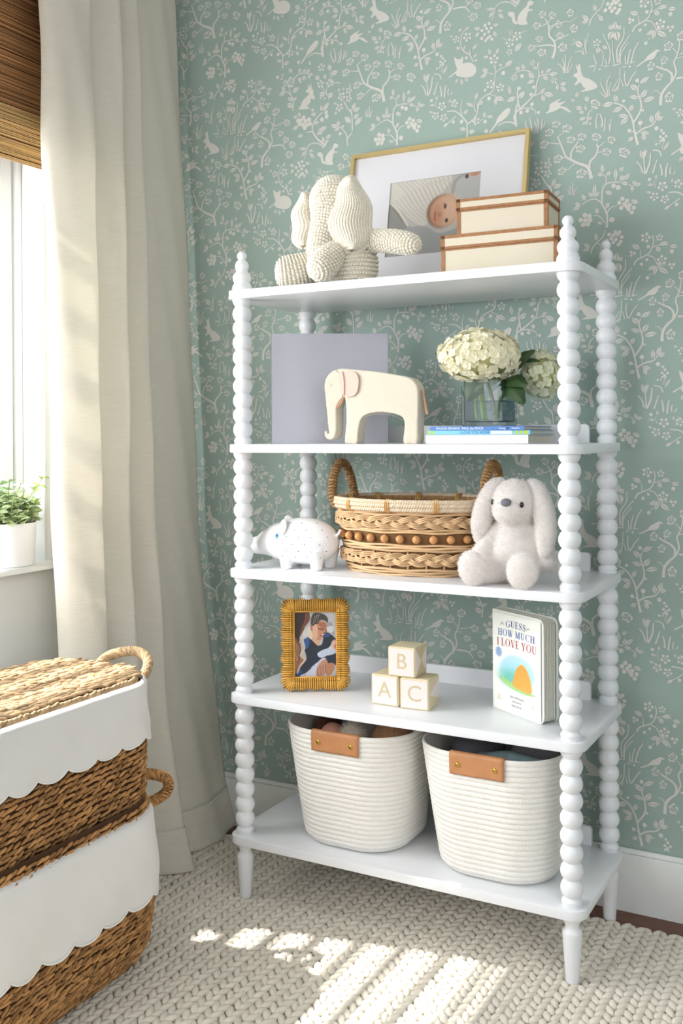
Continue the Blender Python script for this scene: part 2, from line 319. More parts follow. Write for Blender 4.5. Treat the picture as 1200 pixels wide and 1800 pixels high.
# ------------------------------------------------------------------ printed motifs on the wallpaper
PAPER = "P1209 4644 1192 4659 1186 4685 1168 4700 1165 4715 1180 4719 1198 4712 1204 4693 1206 4670 1221 4650|P1221 4645 1218 4668 1224 4689 1245 4713 1268 4730 1277 4751 1288 4757 1308 4744 1303 4732 1285 4727 1282 4713 1302 4706 1299 4699 1279 4700 1273 4679 1267 4658 1273 4643 1270 4632 1238 4636|S1409 4425 1422 4455 1425 4482 1422 4511;29|S1422 4511 1393 4549 1393 4577 1385 4617 1371 4642;20|S1425 4482 1398 4497 1347 4503 1313 4506;15|S1422 4511 1443 4523 1499 4534;13|S1393 4577 1416 4595 1433 4600;13|S1385 4617 1359 4609 1336 4610;11|S1385 4617 1399 4631 1410 4651;11|S1387 4595 1472 4605 1505 4599 1544 4618;10|M1357 4667;42|M1410 4651;42|M1325 4613;44|M1444 4597;42|M1452 4535;42|M1339 4540;40|M1295 4501;42|M1352 4466;47|M1465 4472;51|M1507 4645;42|M1526 4559;46|S1210 4740 1186 4764 1151 4778 1116 4776 1095 4758 1085 4723 1073 4691;13|L1094 4750 1038 4761;34|L1085 4740 1052 4710;34|L1106 4741 1139 4729;28|L1109 4724 1145 4688;34|L1210 4743 1227 4773;34|C1058 4680;19|C1034 4674;19|C1043 4655;19|C1070 4652;19|C1016 4649;19|C1055 4635;19|C1031 4626;19|C1015 4606;19|C1036 4590;19|C1061 4608;19|C1073 4592;19|C1049 4602;19|L1007 4659 967 4672;34|L1000 4643 976 4619;34|L1079 4667 1115 4660;34|L1079 4633 1102 4597;36|P864 4478 855 4503 852 4533 868 4521 889 4517 902 4529 905 4506 901 4489 923 4491 954 4482 978 4458 981 4434 969 4414 938 4406 895 4415 864 4429 858 4442 826 4424 820 4429 858 4451 867 4463|L876 4410 857 4387;29|L892 4407 898 4371;32|L913 4403 935 4388;29|S963 4489 945 4527 908 4557 893 4589 893 4629 906 4662 921 4673;13|L921 4670 940 4687;29|F930 4631;52|F865 4629;42|L890 4575 859 4584;29|C887 4677;16|C923 4517;17|L844 4648 825 4657;23|L908 4563 918 4590;23|L951 4526 942 4562;23|L957 4554 991 4582;29|L963 4507 988 4531;23|L966 4492 993 4492;23|F1176 4552;51|F1217 4581;51|F1173 4502;36|L1202 4499 1241 4540;51|S1179 4591 1168 4627;9|S1188 4589 1186 4624;9|S1241 4590 1255 4601 1273 4592;9|S1156 4567 1144 4581 1126 4583;9|F1084 4479;57|L1066 4505 1054 4544;34|L1096 4505 1114 4536;32|L1054 4496 1021 4503;30|S1084 4450 1092 4415 1086 4359;14|S1089 4404 1122 4421 1149 4427;10|L1146 4428 1193 4456;45|C1122 4440;16|C1137 4395;23|C1032 4320;16|C1055 4270;23|C1031 4148;21|S1083 4396 1047 4414;9|L1050 4414 1014 4440;46|L1047 4408 1002 4393;36|F1062 4346;51|F1119 4319;48|S1086 4359 1077 4309 1034 4288 1001 4265 989 4221 979 4182 967 4138;14|S1059 4292 1088 4279 1106 4265;10|L1094 4272 1142 4245;45|L1091 4273 1094 4224;36|L974 4275 989 4318;34|L989 4247 1025 4261;37|L964 4242 919 4267;32|S979 4211 967 4236 974 4275;10|L1028 4169 1025 4204;30|L1040 4173 1079 4168;30|S1003 4156 1025 4164;8|S1206 4108 1197 4148 1212 4174;22|S1212 4174 1259 4206 1294 4234 1317 4258;20|S1317 4258 1323 4307 1337 4343 1332 4383 1329 4406;14|F1301 4422;31|L1329 4395 1335 4422;24|L1329 4384 1300 4400;24|S1289 4374 1254 4389 1213 4387 1202 4373;12|F1199 4359;36|L1254 4391 1243 4427;38|L1234 4398 1202 4412;36|L1277 4371 1312 4334;45|L1312 4326 1268 4316;38|C1242 4360;22|C1291 4254;20|C1224 4296;22|C1296 4200;22|C1270 4168;22|C1235 4165;22|C1331 4150;18|C1306 4290;18|S1340 4343 1363 4347 1397 4341 1411 4325;11|L1355 4351 1352 4374;29|L1372 4354 1406 4373;31|L1392 4345 1439 4339;35|L1357 4343 1386 4313;38|F1417 4307;33|S1425 4295 1442 4275;9|L1448 4280 1489 4278;35|L1433 4282 1439 4248;33|L1450 4268 1486 4235;35|S1311 4242 1340 4251 1365 4247;12|L1343 4253 1371 4274;33|L1360 4248 1416 4225;47|L1351 4241 1368 4199;40|S1294 4239 1293 4253;9|S1227 4189 1218 4235 1216 4275 1222 4296;17|L1221 4243 1259 4276;51|L1210 4253 1154 4237;47|L1177 4270 1169 4322;36|S1230 4182 1264 4185 1299 4174 1316 4158 1310 4142;12|S1296 4180 1296 4197;8|S1476 4335 1460 4371 1437 4392;13|S1476 4335 1479 4390 1477 4434;13|S1485 4334 1499 4386 1516 4416;13|S1471 4336 1471 4386 1460 4415;11|S1490 4333 1510 4362 1516 4383;11|S1607 4562 1616 4590 1643 4620 1670 4641 1684 4676;14|L1640 4626 1630 4666;37|L1605 4590 1567 4619;37|L1605 4587 1561 4579;33|S1643 4612 1664 4596;9|L1656 4601 1680 4566;39|C1691 4620;22|C1724 4646;21|C1745 4647;21|C1766 4632;21|C1713 4629;21|C1737 4622;21|C1761 4609;21|C1723 4609;21|C1750 4595;21|C1734 4660;21|C1756 4658;21|C1702 4651;21|L1568 4455 1530 4493;54|S1579 4415 1571 4449;10|S1590 4413 1588 4463 1602 4520;11|L1587 4419 1583 4501;20|S1576 4413 1560 4435 1530 4433;11|S1527 4479 1505 4481;8|S1527 4490 1522 4505;8|L1739 4509 1739 4557;48|L1728 4514 1707 4542;43|L1749 4509 1771 4529;43|L1728 4506 1704 4465;64|L1744 4502 1754 4450;70|S1733 4338 1725 4410 1725 4458;10|F1645 4462;43|L1653 4439 1650 4402;43|L1674 4441 1701 4419;32|S1668 4334 1679 4386 1663 4427;9|S1751 4340 1749 4410 1781 4463 1784 4516;14|S1764 4338 1765 4402 1818 4472;14|S1759 4344 1770 4385 1807 4437;13|S1791 4323 1791 4370;13|S1801 4321 1807 4362 1817 4398;14|S1817 4323 1836 4389 1859 4427;14|S1706 4343 1712 4412 1675 4505;12|S1695 4340 1685 4374;11|S1641 4350 1636 4372 1625 4404;12|S1727 4329 1770 4332;13|S1679 4332 1706 4332;13|S1777 4314 1796 4311;13|C1812 4309;13|S1603 4346 1636 4342 1625 4315;12|S1652 4321 1668 4323;12|S1817 4328 1841 4329;10|S1826 4481 1839 4505 1870 4520 1901 4535 1917 4563 1925 4593 1920 4626;15|S1860 4517 1858 4560;10|L1858 4565 1813 4587;42|C1813 4550;16|C1829 4542;16|C1813 4533;14|C1891 4505;16|C1865 4484;18|C2003 4471;16|C2023 4469;16|C2013 4453;15|C1893 4412;19|C2014 4536;21|C1899 4570;19|S1896 4525 1922 4515 1940 4485;12|F1965 4496;52|F1952 4477;31|L1937 4470 1893 4452;38|L1940 4469 1924 4422;36|L1945 4463 1998 4424;46|S1947 4473 1993 4467;7|S1916 4437 1896 4420;7|S1917 4563 1953 4574 1999 4570;9|L1953 4574 1999 4583;38|L2004 4564 2044 4555;38|L1938 4567 1958 4539;42|F1886 4617;53|F1953 4611;37|P1964 4359 1949 4370 1934 4365 1900 4345 1885 4327 1846 4305 1853 4301 1895 4322 1926 4324 1944 4342 1949 4357|S1963 4087 1968 4138 1991 4171 2017 4193;29|S2017 4193 2020 4229 2002 4253 1972 4269 1941 4287;23|M1918 4292;44|S1972 4274 1972 4295;9|M1982 4309;40|M1956 4232;42|S2022 4197 2040 4241 2030 4290 2043 4319 2055 4358 2058 4399;17|S2048 4333 2023 4364;10|M2003 4376;48|M2068 4415;52|S2040 4309 2073 4311;10|S1963 4144 1945 4163 1930 4163;9|M2006 4119;52|P1549 4369 1543 4356 1538 4368 1533 4364 1543 4329 1526 4321 1521 4308 1537 4300 1540 4283 1526 4269 1537 4262 1556 4272 1570 4248 1583 4235 1559 4225 1561 4221 1624 4223 1646 4235 1633 4259 1603 4283 1576 4296 1562 4326 1557 4365|S1694 4173 1678 4213 1660 4260;13|S1699 4172 1695 4243 1714 4283;13|S1691 4168 1657 4206;11|S1710 4176 1705 4209 1719 4244;13|S1732 4194 1758 4232 1764 4311;13|S1721 4195 1753 4254;11|S1779 4212 1767 4252;11|S1793 4213 1785 4259 1790 4291;13|S1798 4212 1822 4253 1845 4281;14|S1748 4196 1758 4216;11|L1938 3716 1940 3742;25|C1907 3720;19|L1927 3691 1894 3695;25|S1935 3674 1930 3701 1935 3714;7|L2019 3690 2016 3711;25|L2039 3688 2049 3707;25|C1967 3959;15|C1977 3944;16|C1962 3928;15|C1990 3927;15|C1975 3916;17|C1964 3907;13|C1979 3905;13|C1941 3894;13|C1957 3895;10|S1969 3869 1975 3900;8|L1974 3853 2008 3903;27|S1966 3830 1954 3858 1921 3866;15|S1968 3733 1966 3765 1959 3792;17|S1986 3723 1989 3762 1997 3792;17|S2009 3733 2007 3754 2014 3769;13|S2024 3731 2034 3751;10|S1690 3499 1693 3553 1685 3586 1667 3621;24|S1667 3621 1667 3680 1678 3716 1708 3729 1761 3725;17|S1686 3721 1689 3758 1670 3777;12|L1670 3777 1643 3777;37|L1670 3782 1668 3831;35|L1692 3763 1711 3790;34|L1737 3741 1737 3800;36|S1737 3731 1737 3752;9|L1756 3782 1780 3800;34|L1766 3727 1772 3764;38|L1771 3732 1814 3764;38|L1766 3722 1803 3709;36|S1803 3706 1824 3698;10|L1824 3704 1837 3726;32|L1826 3701 1868 3704;34|L1821 3699 1821 3667;34|C1726 3710;24|C1750 3699;26|C1717 3537;28|L1683 3686 1721 3668;39|S1667 3626 1632 3654 1594 3648 1561 3630;14|L1624 3669 1632 3733;37|L1624 3666 1594 3691;35|L1626 3666 1656 3687;35|L1583 3652 1558 3688;37|L1555 3631 1522 3643;37|L1555 3628 1511 3606;37|S1693 3575 1712 3599 1744 3606;14|C1771 3638;24|C1794 3625;23|C1755 3619;24|C1781 3610;23|C1765 3593;24|C1807 3602;23|C1792 3596;23|C1828 3586;23|C1802 3581;23|C1818 3563;23|L1813 3625 1854 3607;40|L1685 3597 1704 3630;37|S1682 3522 1663 3551 1642 3567 1620 3566;13|L1645 3574 1634 3608;39|L1669 3521 1639 3532;30|S1701 3531 1712 3535;8|C1577 3576;26|C1601 3568;26|C1555 3552;26|C1579 3549;26|C1604 3546;26|C1568 3526;26|C1593 3526;26|S1503 3691 1498 3739;11|S1496 3692 1487 3723;11|S1514 3687 1514 3753;13|S1522 3686 1525 3708 1536 3723;11|P175 4734 196 4749 199 4776 224 4789 262 4800 241 4780 286 4780 255 4762 285 4750 316 4717 292 4727 258 4749 237 4741 203 4735|S656 4498 643 4554 634 4608;26|S634 4608 621 4652 586 4706 534 4732;20|L534 4732 474 4725;48|L553 4731 540 4775;43|L582 4704 527 4685;45|C586 4733;17|C655 4826;21|C682 4670;14|C749 4569;23|C669 4608;24|C614 4577;21|C98 4341;15|L615 4674 634 4709;40|L611 4648 556 4665;40|L608 4643 566 4615;43|S634 4614 670 4667 673 4713 657 4769 664 4803;19|L664 4809 719 4836;42|L657 4778 619 4810;49|L670 4734 706 4774;49|L664 4736 612 4752;40|L683 4714 747 4728;47|S646 4556 682 4576 727 4588 746 4611;18|L727 4597 724 4644;42|L743 4612 765 4660;42|L746 4611 787 4621;42|S669 4578 669 4602;8|S637 4567 617 4576;9|L637 4540 604 4525;38|L669 4558 717 4547;38|L678 4550 694 4515;38|M441 4741;54|S397 4641 404 4694 427 4719;14|L407 4759 388 4790;43|L374 4724 336 4743;41|L394 4714 387 4745;26|L384 4704 353 4715;31|L393 4678 353 4673;34|L400 4664 427 4677;34|L393 4660 373 4642;29|L407 4651 420 4636;26|L333 4774 313 4784;24|L340 4791 351 4822;34|S447 4613 444 4656 454 4690;14|S473 4615 477 4650 464 4688;17|S486 4594 493 4665;14|S516 4595 510 4626;14|S513 4589 523 4653;14|S418 4357 408 4398 392 4425 345 4448 311 4469;36|S311 4469 284 4491 263 4544 240 4603;22|M233 4668;44|S247 4602 267 4616;11|M291 4636;51|M195 4629;49|S253 4561 195 4574;11|M167 4570;49|S290 4484 263 4486;11|M242 4483;49|S311 4469 314 4510 339 4543 352 4564;18|M369 4582;46|M312 4575;44|M362 4520;48|S331 4447 290 4417;11|M263 4416;46|M365 4390;56|S408 4404 412 4445 439 4471 453 4504 446 4536;22|M446 4569;48|S453 4516 493 4539;11|M522 4543;43|S452 4489 479 4488;11|M499 4484;43|M587 4469;57|S690 4345 687 4404 681 4452;14|L681 4423 668 4475;35|L684 4422 694 4474;35|L674 4436 707 4466;26|S693 4347 713 4394 719 4449;19|S680 4352 668 4390 649 4414;16|S728 4344 738 4372 751 4411;16|S90 4642 69 4683 66 4715;15|S100 4647 97 4684 87 4729;15|S114 4635 125 4667 118 4699;12|S129 4635 136 4677 133 4715;15|S150 4650 161 4703;15|S164 4660 174 4694;12|F138 4433;52|F187 4459;44|F186 4413;44|F123 4371;52|L120 4464 120 4486;25|L152 4465 152 4486;22|L194 4479 194 4501;22|S151 4404 179 4356 203 4322 210 4253;14|L207 4339 231 4384;44|L214 4332 262 4349;44|L217 4289 252 4314;44|L199 4273 158 4310;51|L102 4393 85 4405;25|L223 4251 275 4292;49|S-268 4671 -269 4754;18|S-269 4744 -230 4766 -208 4799 -207 4850;15|F-216 4753;46|S-269 4754 -305 4799 -342 4828 -388 4834;17|S-297 4791 -305 4831 -297 4886;11|F-418 4868;51|F-342 4870;45|F-457 4821;46|F-407 4802;46|L-472 4840 -499 4851;23|L-290 4802 -260 4825;36|S-335 4798 -365 4778 -408 4751;11|L-381 4768 -411 4748;28|C-301 4763;23|C-350 4769;19|C-157 4689;23|L-275 4714 -313 4730;36|L-261 4695 -220 4703;43|S29 4823 11 4770 17 4688;20|S17 4691 -4 4711 -47 4722 -91 4708;17|P-32 4797 -18 4785 -29 4759 -62 4734 -91 4721 -131 4678 -139 4682 -105 4723 -91 4752 -58 4783|L-84 4682 -70 4654;31|F2 4629;50|F-5 4531;50|F59 4526;52|S40 4454 34 4487 55 4520;10|S40 4454 19 4489 2 4523;10|S66 4524 66 4599;10|L63 4599 52 4641;49|L66 4574 116 4590;56|L30 4555 20 4588;37|L-12 4557 -41 4587;50|S73 4526 133 4514;11|L23 4457 -13 4479;56|L44 4448 83 4460;56|C-6 4447;12|C23 4440;12|C51 4437;11|S176 4137 169 4200 141 4241 114 4263;15|S176 4180 207 4212;15|S208 4218 205 4323 191 4350;15|L114 4263 114 4294;44|L113 4254 64 4277;44|L127 4249 85 4240;32|C145 4255;17|C127 4215;22|L197 4269 156 4312;55|P-70 4551 -78 4530 -92 4539 -103 4554 -89 4523 -107 4507 -100 4496 -82 4490 -93 4476 -129 4451 -144 4422 -159 4409 -152 4403 -89 4396 -82 4403 -100 4415 -78 4430 -71 4457 -49 4444 -46 4462 -56 4477 -53 4498 -67 4519|M-213 4576;63|M-250 4579;38|S-199 4402 -195 4462 -217 4510 -224 4555;15|S-210 4502 -247 4527;13|L-247 4527 -299 4511;48|L-254 4532 -277 4564;46|L-202 4514 -151 4537;51|L-199 4463 -236 4488;38|L-195 4462 -169 4483;30|L-199 4425 -240 4453;56|S-198 4589 -157 4616 -113 4615 -70 4598;14|L-202 4634 -227 4664;38|L-150 4621 -146 4655;38|L-121 4619 -110 4643;38|L-99 4609 -77 4637;35|L-77 4602 -55 4598;30|L-88 4601 -77 4574;35|L-124 4604 -114 4568;48|C-150 4584;23|C-143 4567;15|C-306 4624;23|C-276 4609;15|L-272 4621 -268 4642;25|S24 4162 -8 4188 -36 4217 -61 4259 -58 4296 -28 4335 8 4360;22|L4 4367 -3 4406;35|L11 4366 54 4415;45|L-35 4355 -75 4361;40|L-50 4376 -71 4395;32|C4 4317;27|C36 4331;27|C33 4356;25|L-50 4301 -14 4308;37|S-29 4229 -14 4270;11|L-15 4252 39 4272;50|L-26 4235 10 4242;37|L17 4178 3 4218;37|L21 4172 53 4192;37|L28 4202 71 4217;40|C-123 4349;28|C-145 4334;28|C-112 4326;28|C-86 4331;28|C-152 4316;28|C-130 4307;28|C-101 4302;28|C-79 4305;28|C-116 4286;28|C-163 4337;28|L-152 4354 -155 4389;40|L-167 4356 -196 4367;35|L-160 4305 -204 4286;45|L-127 4246 -167 4240;40|S-65 4256 -109 4259;11|S-348 4209 -280 4205 -250 4170;18|M-250 4233;43|M-205 4198;46|M-228 4141;51|M-241 4336;46|M-287 4277;41|S-332 4328 -256 4342;11|S-272 4204 -250 4227;11"
def paper_polys():
    out = []
    def leafhalf(a, b, w):
        a = np.array(a); b = np.array(b); d = b-a; n = np.array([-d[1], d[0]]); n = n/np.linalg.norm(n)
        up = [a+d*t+n*w*h for t, h in ((0, .02), (.15, .26), (.35, .47), (.55, .48), (.75, .32), (.9, .13), (1, 0))]
        dn = [a+d*t-n*w*h for t, h in ((0, .02), (.15, .26), (.35, .47), (.55, .48), (.75, .32), (.9, .13), (1, 0))]
        md = [a+d*t+n*w*.06 for t in (.85, .55, .2)]; me_ = [a+d*t-n*w*.06 for t in (.85, .55, .2)]
        out.append(up+md); out.append(dn+me_)
    for rec in PAPER.split('|'):
        op = rec[0]; body = rec[1:].split(';'); v = [float(t)/2000 for t in body[0].split()]
        pts = [np.array((v[i], v[i+1])) for i in range(0, len(v), 2)]; par = float(body[1])/4000 if len(body) > 1 else 0
        if op == 'P':
            out.append(list(smoothpts(pts, 3, True)))
        elif op == 'S':
            P = smoothpts(pts, 4) if len(pts) > 2 else np.array([pts[0]*(1-t)+pts[1]*t for t in (0, .35, .7, 1)])
            T = np.gradient(P, axis=0); T /= np.linalg.norm(T, axis=1)[:, None]+1e-9; Nn = np.stack([-T[:, 1], T[:, 0]], 1)
            w = (par*.56*np.linspace(1, .6, len(P)))[:, None]
            a, b = P+Nn*w, P-Nn*w
            for i in range(len(P)-1): out.append([a[i], a[i+1], b[i+1], b[i]])
        elif op == 'L': leafhalf(pts[0], pts[1], par*1.08)
        elif op == 'C':
            out.append([pts[0]+par*np.array((math.cos(t), math.sin(t))) for t in np.arange(9)*2*pi/9])
        elif op == 'F':
            c = pts[0]; r = par
            for k in range(5):
                a = k*2*pi/5+.3+c[0]*9
                u = np.array((math.cos(a), math.sin(a))); n = np.array((-u[1], u[0]))
                out.append([c+u*r*.36, c+u*r*.55+n*r*.30, c+u*r*.92+n*r*.24, c+u*r*1.0, c+u*r*.92-n*r*.24, c+u*r*.55-n*r*.30])
            out.append([c+r*.17*np.array((math.cos(t), math.sin(t))) for t in np.arange(7)*2*pi/7])
        elif op == 'M':
            c = pts[0]; r = par; ph = c[0]*7+c[1]*5
            ring = []
            for k in range(20):
                a = k*2*pi/20; rr = r*(1.0+.14*math.cos(5*a+ph)) * (.92+.1*math.cos(2*a+ph*2)); ring.append(c+rr*np.array((math.cos(a), math.sin(a))))
            inn = [c+(p-c)*.62 for p in ring]
            for k in range(20):
                if k % 7 == 3: continue
                out.append([ring[k], ring[(k+1) % 20], inn[(k+1) % 20], inn[k]])
            for k in range(3):
                a = ph+k*2*pi/3; u = np.array((math.cos(a), math.sin(a))); n = np.array((-u[1], u[0]))
                out.append([c+u*r*.08, c+u*r*.3+n*r*.17, c+u*r*.52, c+u*r*.3-n*r*.17])
    return out
from mathutils.geometry import tessellate_polygon
def clean(p):
    q = [p[0]]
    for t in p[1:]:
        if np.hypot(*(np.array(t)-q[-1])) > 2e-4: q.append(t)
    if len(q) < 3: return None
    v = [Vector((a[0], a[1], 0)) for a in q]; tris = [t for t in tessellate_polygon([v]) if abs((v[t[1]]-v[t[0]]).cross(v[t[2]]-v[t[0]]).z) > 1e-9]
    return (np.array(q), tris) if tris else None
polys = [c for c in map(clean, paper_polys()) if c]
pm = MB(); A_, B_ = np.array((.597, .297)), np.array((0, .5945))
for i in range(-3, 5):
    for j in range(-6, 7):
        d = A_*i+B_*j
        for p, tr in polys:
            q = p+d; c = q.mean(0)
            if c[0] < WX+.01 or c[0] > 1.75 or c[1] < .165 or c[1] > 2.78: continue
            pm.add(np.column_stack([q[:, 0], np.full(len(q), WY-.0005-.0006*random.random()), q[:, 1]]), tr)
pm.build('printed_motifs', print_mat, wb, 0, kind='stuff')

# ------------------------------------------------------------------ rug: rows of chunky knitted stitches
rug = thing('knit_rug', 'chunky cream knitted rug spread under the shelf and baskets', 'rug', (0, 0, 0))
RX0, RX1, RY0, RY1 = -.60, 2.2, -1.7, .318
MB().box((RX0, RY0, -.0), (RX1, RY1-.006, .006), .002).build('backing', mat('rug_backing', '#8f8672', .95), rug)
wool = mat('cream_wool', '#ddd6c8', .95, noise=(60, .05), bump=(420, .5), sheen=.2, island=.05, spec=.1)
C = []; A = []; Z = []
px, py = .0185, .0268
nx = int((1.75-RX0)/px); ny = int((RY1+1.0)/py)
for i in range(nx):
    for j in range(ny):
        s = 1 if i % 2 else -1
        C.append((RX0+.01+i*px+random.gauss(0, .0006), RY1-.012-j*py+(.004 if s > 0 else 0)+random.gauss(0, .0008), .0075+random.gauss(0, .0007)))
        A.append((s*.55+random.gauss(0, .08), 1, random.gauss(0, .05))); Z.append((.0198*random.uniform(.93, 1.07), .0094*random.uniform(.93, 1.08), .0082))
MB().lumps(C, A, np.tile((0, 0, 1.), (len(C), 1)), Z, 8, 5).build('stitches', wool, rug, 180, kind='stuff')

# ------------------------------------------------------------------ bookcase with bobbin posts
BW, BD = .864, .335
TOPS = [1.5946, 1.1956, .8721, .5466, .1813]; TH = .0215
case = thing('spindle_bookcase', 'tall white five-shelf bookcase with turned bobbin posts against the wallpaper', 'bookcase', (0, 0, 0))
RB, RN = .0254, .0170
def spindle_prof(z0, z1):
    n = max(2, round((z1-z0)/.0378)); p = (z1-z0)/n; prof = []
    for k in range(n*8+1):
        z = z0+(z1-z0)*k/(n*8); t = ((z-z0)/p+.5) % 1.0; u = 2*t-1
        r = RN+(RB-RN)*max(0, 1-u*u)**.85
        e = min(z-z0, z1-z)
        prof.append((r, z))
    # flat foot ring at the lower end
    prof = [(.0222, z0), (.0222, z0+.006)]+[q for q in prof if q[1] > z0+.009]
    return prof
me_cache = {}
for lx, ly in ((0, 0), (BW, 0), (BW, BD), (0, BD)):
    for k in range(4):
        z0, z1 = TOPS[k+1], TOPS[k]-TH
        if k not in me_cache:
            me_cache[k] = MB().lathe(spindle_prof(z0, z1), 28).mesh('spindle_post', 60); me_cache[k].materials.append(PAINT)
        o = link('spindle_post', me_cache[k], case); o.location = (lx, ly, 0)
    if 'f' not in me_cache:
        def bead(zc, h, r, rn):
            return [(rn+(r-rn)*max(0, 1-u*u)**.8, zc+u*h/2) for u in np.linspace(-1, 1, 9)]
        pr = [(.0252, 0), (.0258, .006), (.0252, .013), (.0215, .019)]+bead(.0345, .030, .0242, .0165)[1:]+bead(.0655, .031, .0182, .0105)[1:]+[(.0092, .083)]+[(.0128*math.sin(a), .0925-.0125*math.cos(a)) for a in np.linspace(.75, pi-.05, 9)]
        me_cache['f'] = MB().lathe(pr, 24).mesh('finial', 60); me_cache['f'].materials.append(PAINT)
        # legs: collar, waist, shoulder, taper, rounded toe
        def legp(z): return [(.0125, z), (.0146, z+.004), (.0152, z+.010), (.0212, .112), (.0222, .121), (.0212, .127), (.0165, .131), (.0152, .136), (.0162, .142), (.0218, .150), (.0238, TOPS[4]-TH)]
        for kk, z in (('lf', .010), ('lb', .0)):
            me_cache[kk] = MB().lathe(legp(z), 28).mesh('leg', 60); me_cache[kk].materials.append(PAINT)
    o = link('finial', me_cache['f'], case); o.location = (lx, ly, TOPS[0])
    o = link('leg', me_cache['lf' if ly == 0 else 'lb'], case); o.location = (lx, ly, 0)
def shelf_mesh():
    ov = .0345; pts = []
    for cx, cy, a0 in ((BW, 0, -pi/2), (BW, BD-.012, 0), (0, BD-.012, pi/2), (0, 0, pi)):
        for t in np.linspace(0, pi/2, 9): pts.append((cx+ov*math.cos(a0+t), cy+ov*math.sin(a0+t)))
    b = MB(); P = np.array(pts); n = len(P); cen = P.mean(0)
    rings = []
    for off, z in ((-.0022, -TH), (-.0006, -TH+.0006), (0, -TH+.002), (0, -.002), (-.0006, -.0006), (-.0022, 0)):
        d = P-cen; ln = np.linalg.norm(d, axis=1)[:, None]; q = P+d/ln*off; rings.append(np.column_stack([q, np.full(n, z)]))
    b.grid(np.array(rings), True); b.F += [list(range(n))[::-1], [5*n+i for i in range(n)]]
    return b.mesh('shelf', 30)
sm = shelf_mesh(); sm.materials.append(PAINT)
for k, z in enumerate(TOPS):
    o = link('shelf', sm, case); o.location = (0, 0, z)
rail = MB(); pts = [(.045, 0), (BW-.045, 0)]+[(BW-.045-.010+.010*math.cos(t), .036+.010*math.sin(t)) for t in np.linspace(0, pi/2, 6)]+[(.055+.010*math.cos(t), .036+.010*math.sin(t)) for t in np.linspace(pi/2, pi, 6)]
rail.prism(pts, 0, .012, Matrix.Rotation(pi/2, 4, 'X')); rm = rail.mesh('back_rail', 30); rm.materials.append(PAINT)
for z in TOPS[1:]:
    o = link('back_rail', rm, case); o.location = (0, BD+.012, z)
# ------------------------------------------------------------------ linen curtain
linen = mat('linen', '#efebdf', .9, noise=(1, .055), bump=(1, .6), stretch=(22, 22, 520), trans=.3, spec=.12, sheen=.1)
cur = thing('linen_curtain', 'floor-length ivory linen curtain hanging beside the window in soft folds', 'curtain', (0, 0, 0))
TOPP = [(-.195, -.015), (-.186, .010), (-.15, .032), (-.10, .040), (-.060, .046), (-.044, .040), (-.046, .002), (-.036, -.026), (-.01, .004), (.04, .030), (.070, .046), (.084, .038), (.082, .0), (.090, -.028), (.118, .012), (.150, .036), (.166, .036), (.176, .005), (.178, -.034), (.205, -.026), (.25, -.006), (.31, .002), (.36, .002), (.395, -.004)]
BOTP = [(-.245, -.03), (-.238, .01), (-.222, .035), (-.20, .055), (-.178, .06), (-.168, .045), (-.172, .0), (-.16, -.03), (-.135, .01), (-.11, .045), (-.080, .064), (-.066, .052), (-.072, .0), (-.06, -.035), (-.02, .0), (.03, .050), (.060, .064), (.076, .040), (.074, -.012), (.10, -.020), (.17, .006), (.25, .014), (.33, .004), (.395, -.012)]
ZX = [(2.75, -.535), (2.62, -.519), (2.065, -.489), (1.518, -.459), (.976, -.432), (.529, -.389), (.143, -.330), (-.01, -.285)]
tp, bt = smoothpts(TOPP, 5), smoothpts(BOTP, 5)
def curtain_grid(z0, z1, nz, push=0.0):
    G = []
    for z in np.linspace(z0, z1, nz):
        t = np.clip((2.6-z)/2.6, 0, 1); q = tp*(1-t**1.25)+bt*t**1.25
        xc = np.interp(z, [a for a, b in ZX[::-1]], [b for a, b in ZX[::-1]])
        amp = .85+.3*t
        wob = .004*np.sin(q[:, 0]*31+z*5.1)*t+.0025*np.sin(q[:, 0]*70+z*9+1)+.003*np.sin(z*13+q[:, 0]*12)*(q[:, 0] < 0)
        x = xc+q[:, 1]*amp+wob+push
        if z < .02: x = x+.004
        G.append(np.column_stack([x, np.minimum(q[:, 0], .398), np.full(len(q), z)]))
    return np.array(G)
def cloth(name, G, m, parent, th=.0016):
    o = MB().grid(G).build(name, m, parent, 180)
    md = o.modifiers.new('thickness', 'SOLIDIFY'); md.thickness = th; md.offset = 0
    return o
cloth('panel', curtain_grid(.115, 2.75, 120), linen, cur)
cloth('hem', curtain_grid(.017, .125, 14, .0022), linen, cur, .003)

# ------------------------------------------------------------------ woven wood roman shade
shade = thing('woven_wood_shade', 'brown woven reed roman shade half lowered over the window', 'shade', (0, 0, 0))
reed = mat('dark_reed', '#b07f52', .7, noise=(50, .35), island=.42, stretch=(60, 3, 60))
reed2 = mat('golden_reed', '#dcb47a', .7, noise=(50, .25), island=.35, stretch=(60, 3, 60))
SY0, SY1 = -1.5, -.07
def reeds(z0, z1, x, pitch, bulge=lambda t: 0):
    b = MB(); z = z0
    while z < z1:
        t = (z-z0)/(z1-z0); h = pitch*random.uniform(.28, .62); xx = x+bulge(t)+random.gauss(0, .0007)
        n = 7; ys = np.linspace(SY0, SY1+random.uniform(-.003, .003), n)
        P = np.column_stack([np.full(n, xx)+np.array([random.gauss(0, .0004) for _ in range(n)]), ys, z+np.array([random.gauss(0, .0007) for _ in range(n)])])
        b.tube(P, h, 6); z += pitch
    return b
reeds(2.085, 2.75, -.583, .0042).build('reeds', reed, shade, 180, kind='stuff')
reeds(2.010, 2.100, -.575, .0042, lambda t: .016*math.sin(pi*t)+.006).build('lower_fold', reed2, shade, 180, kind='stuff')
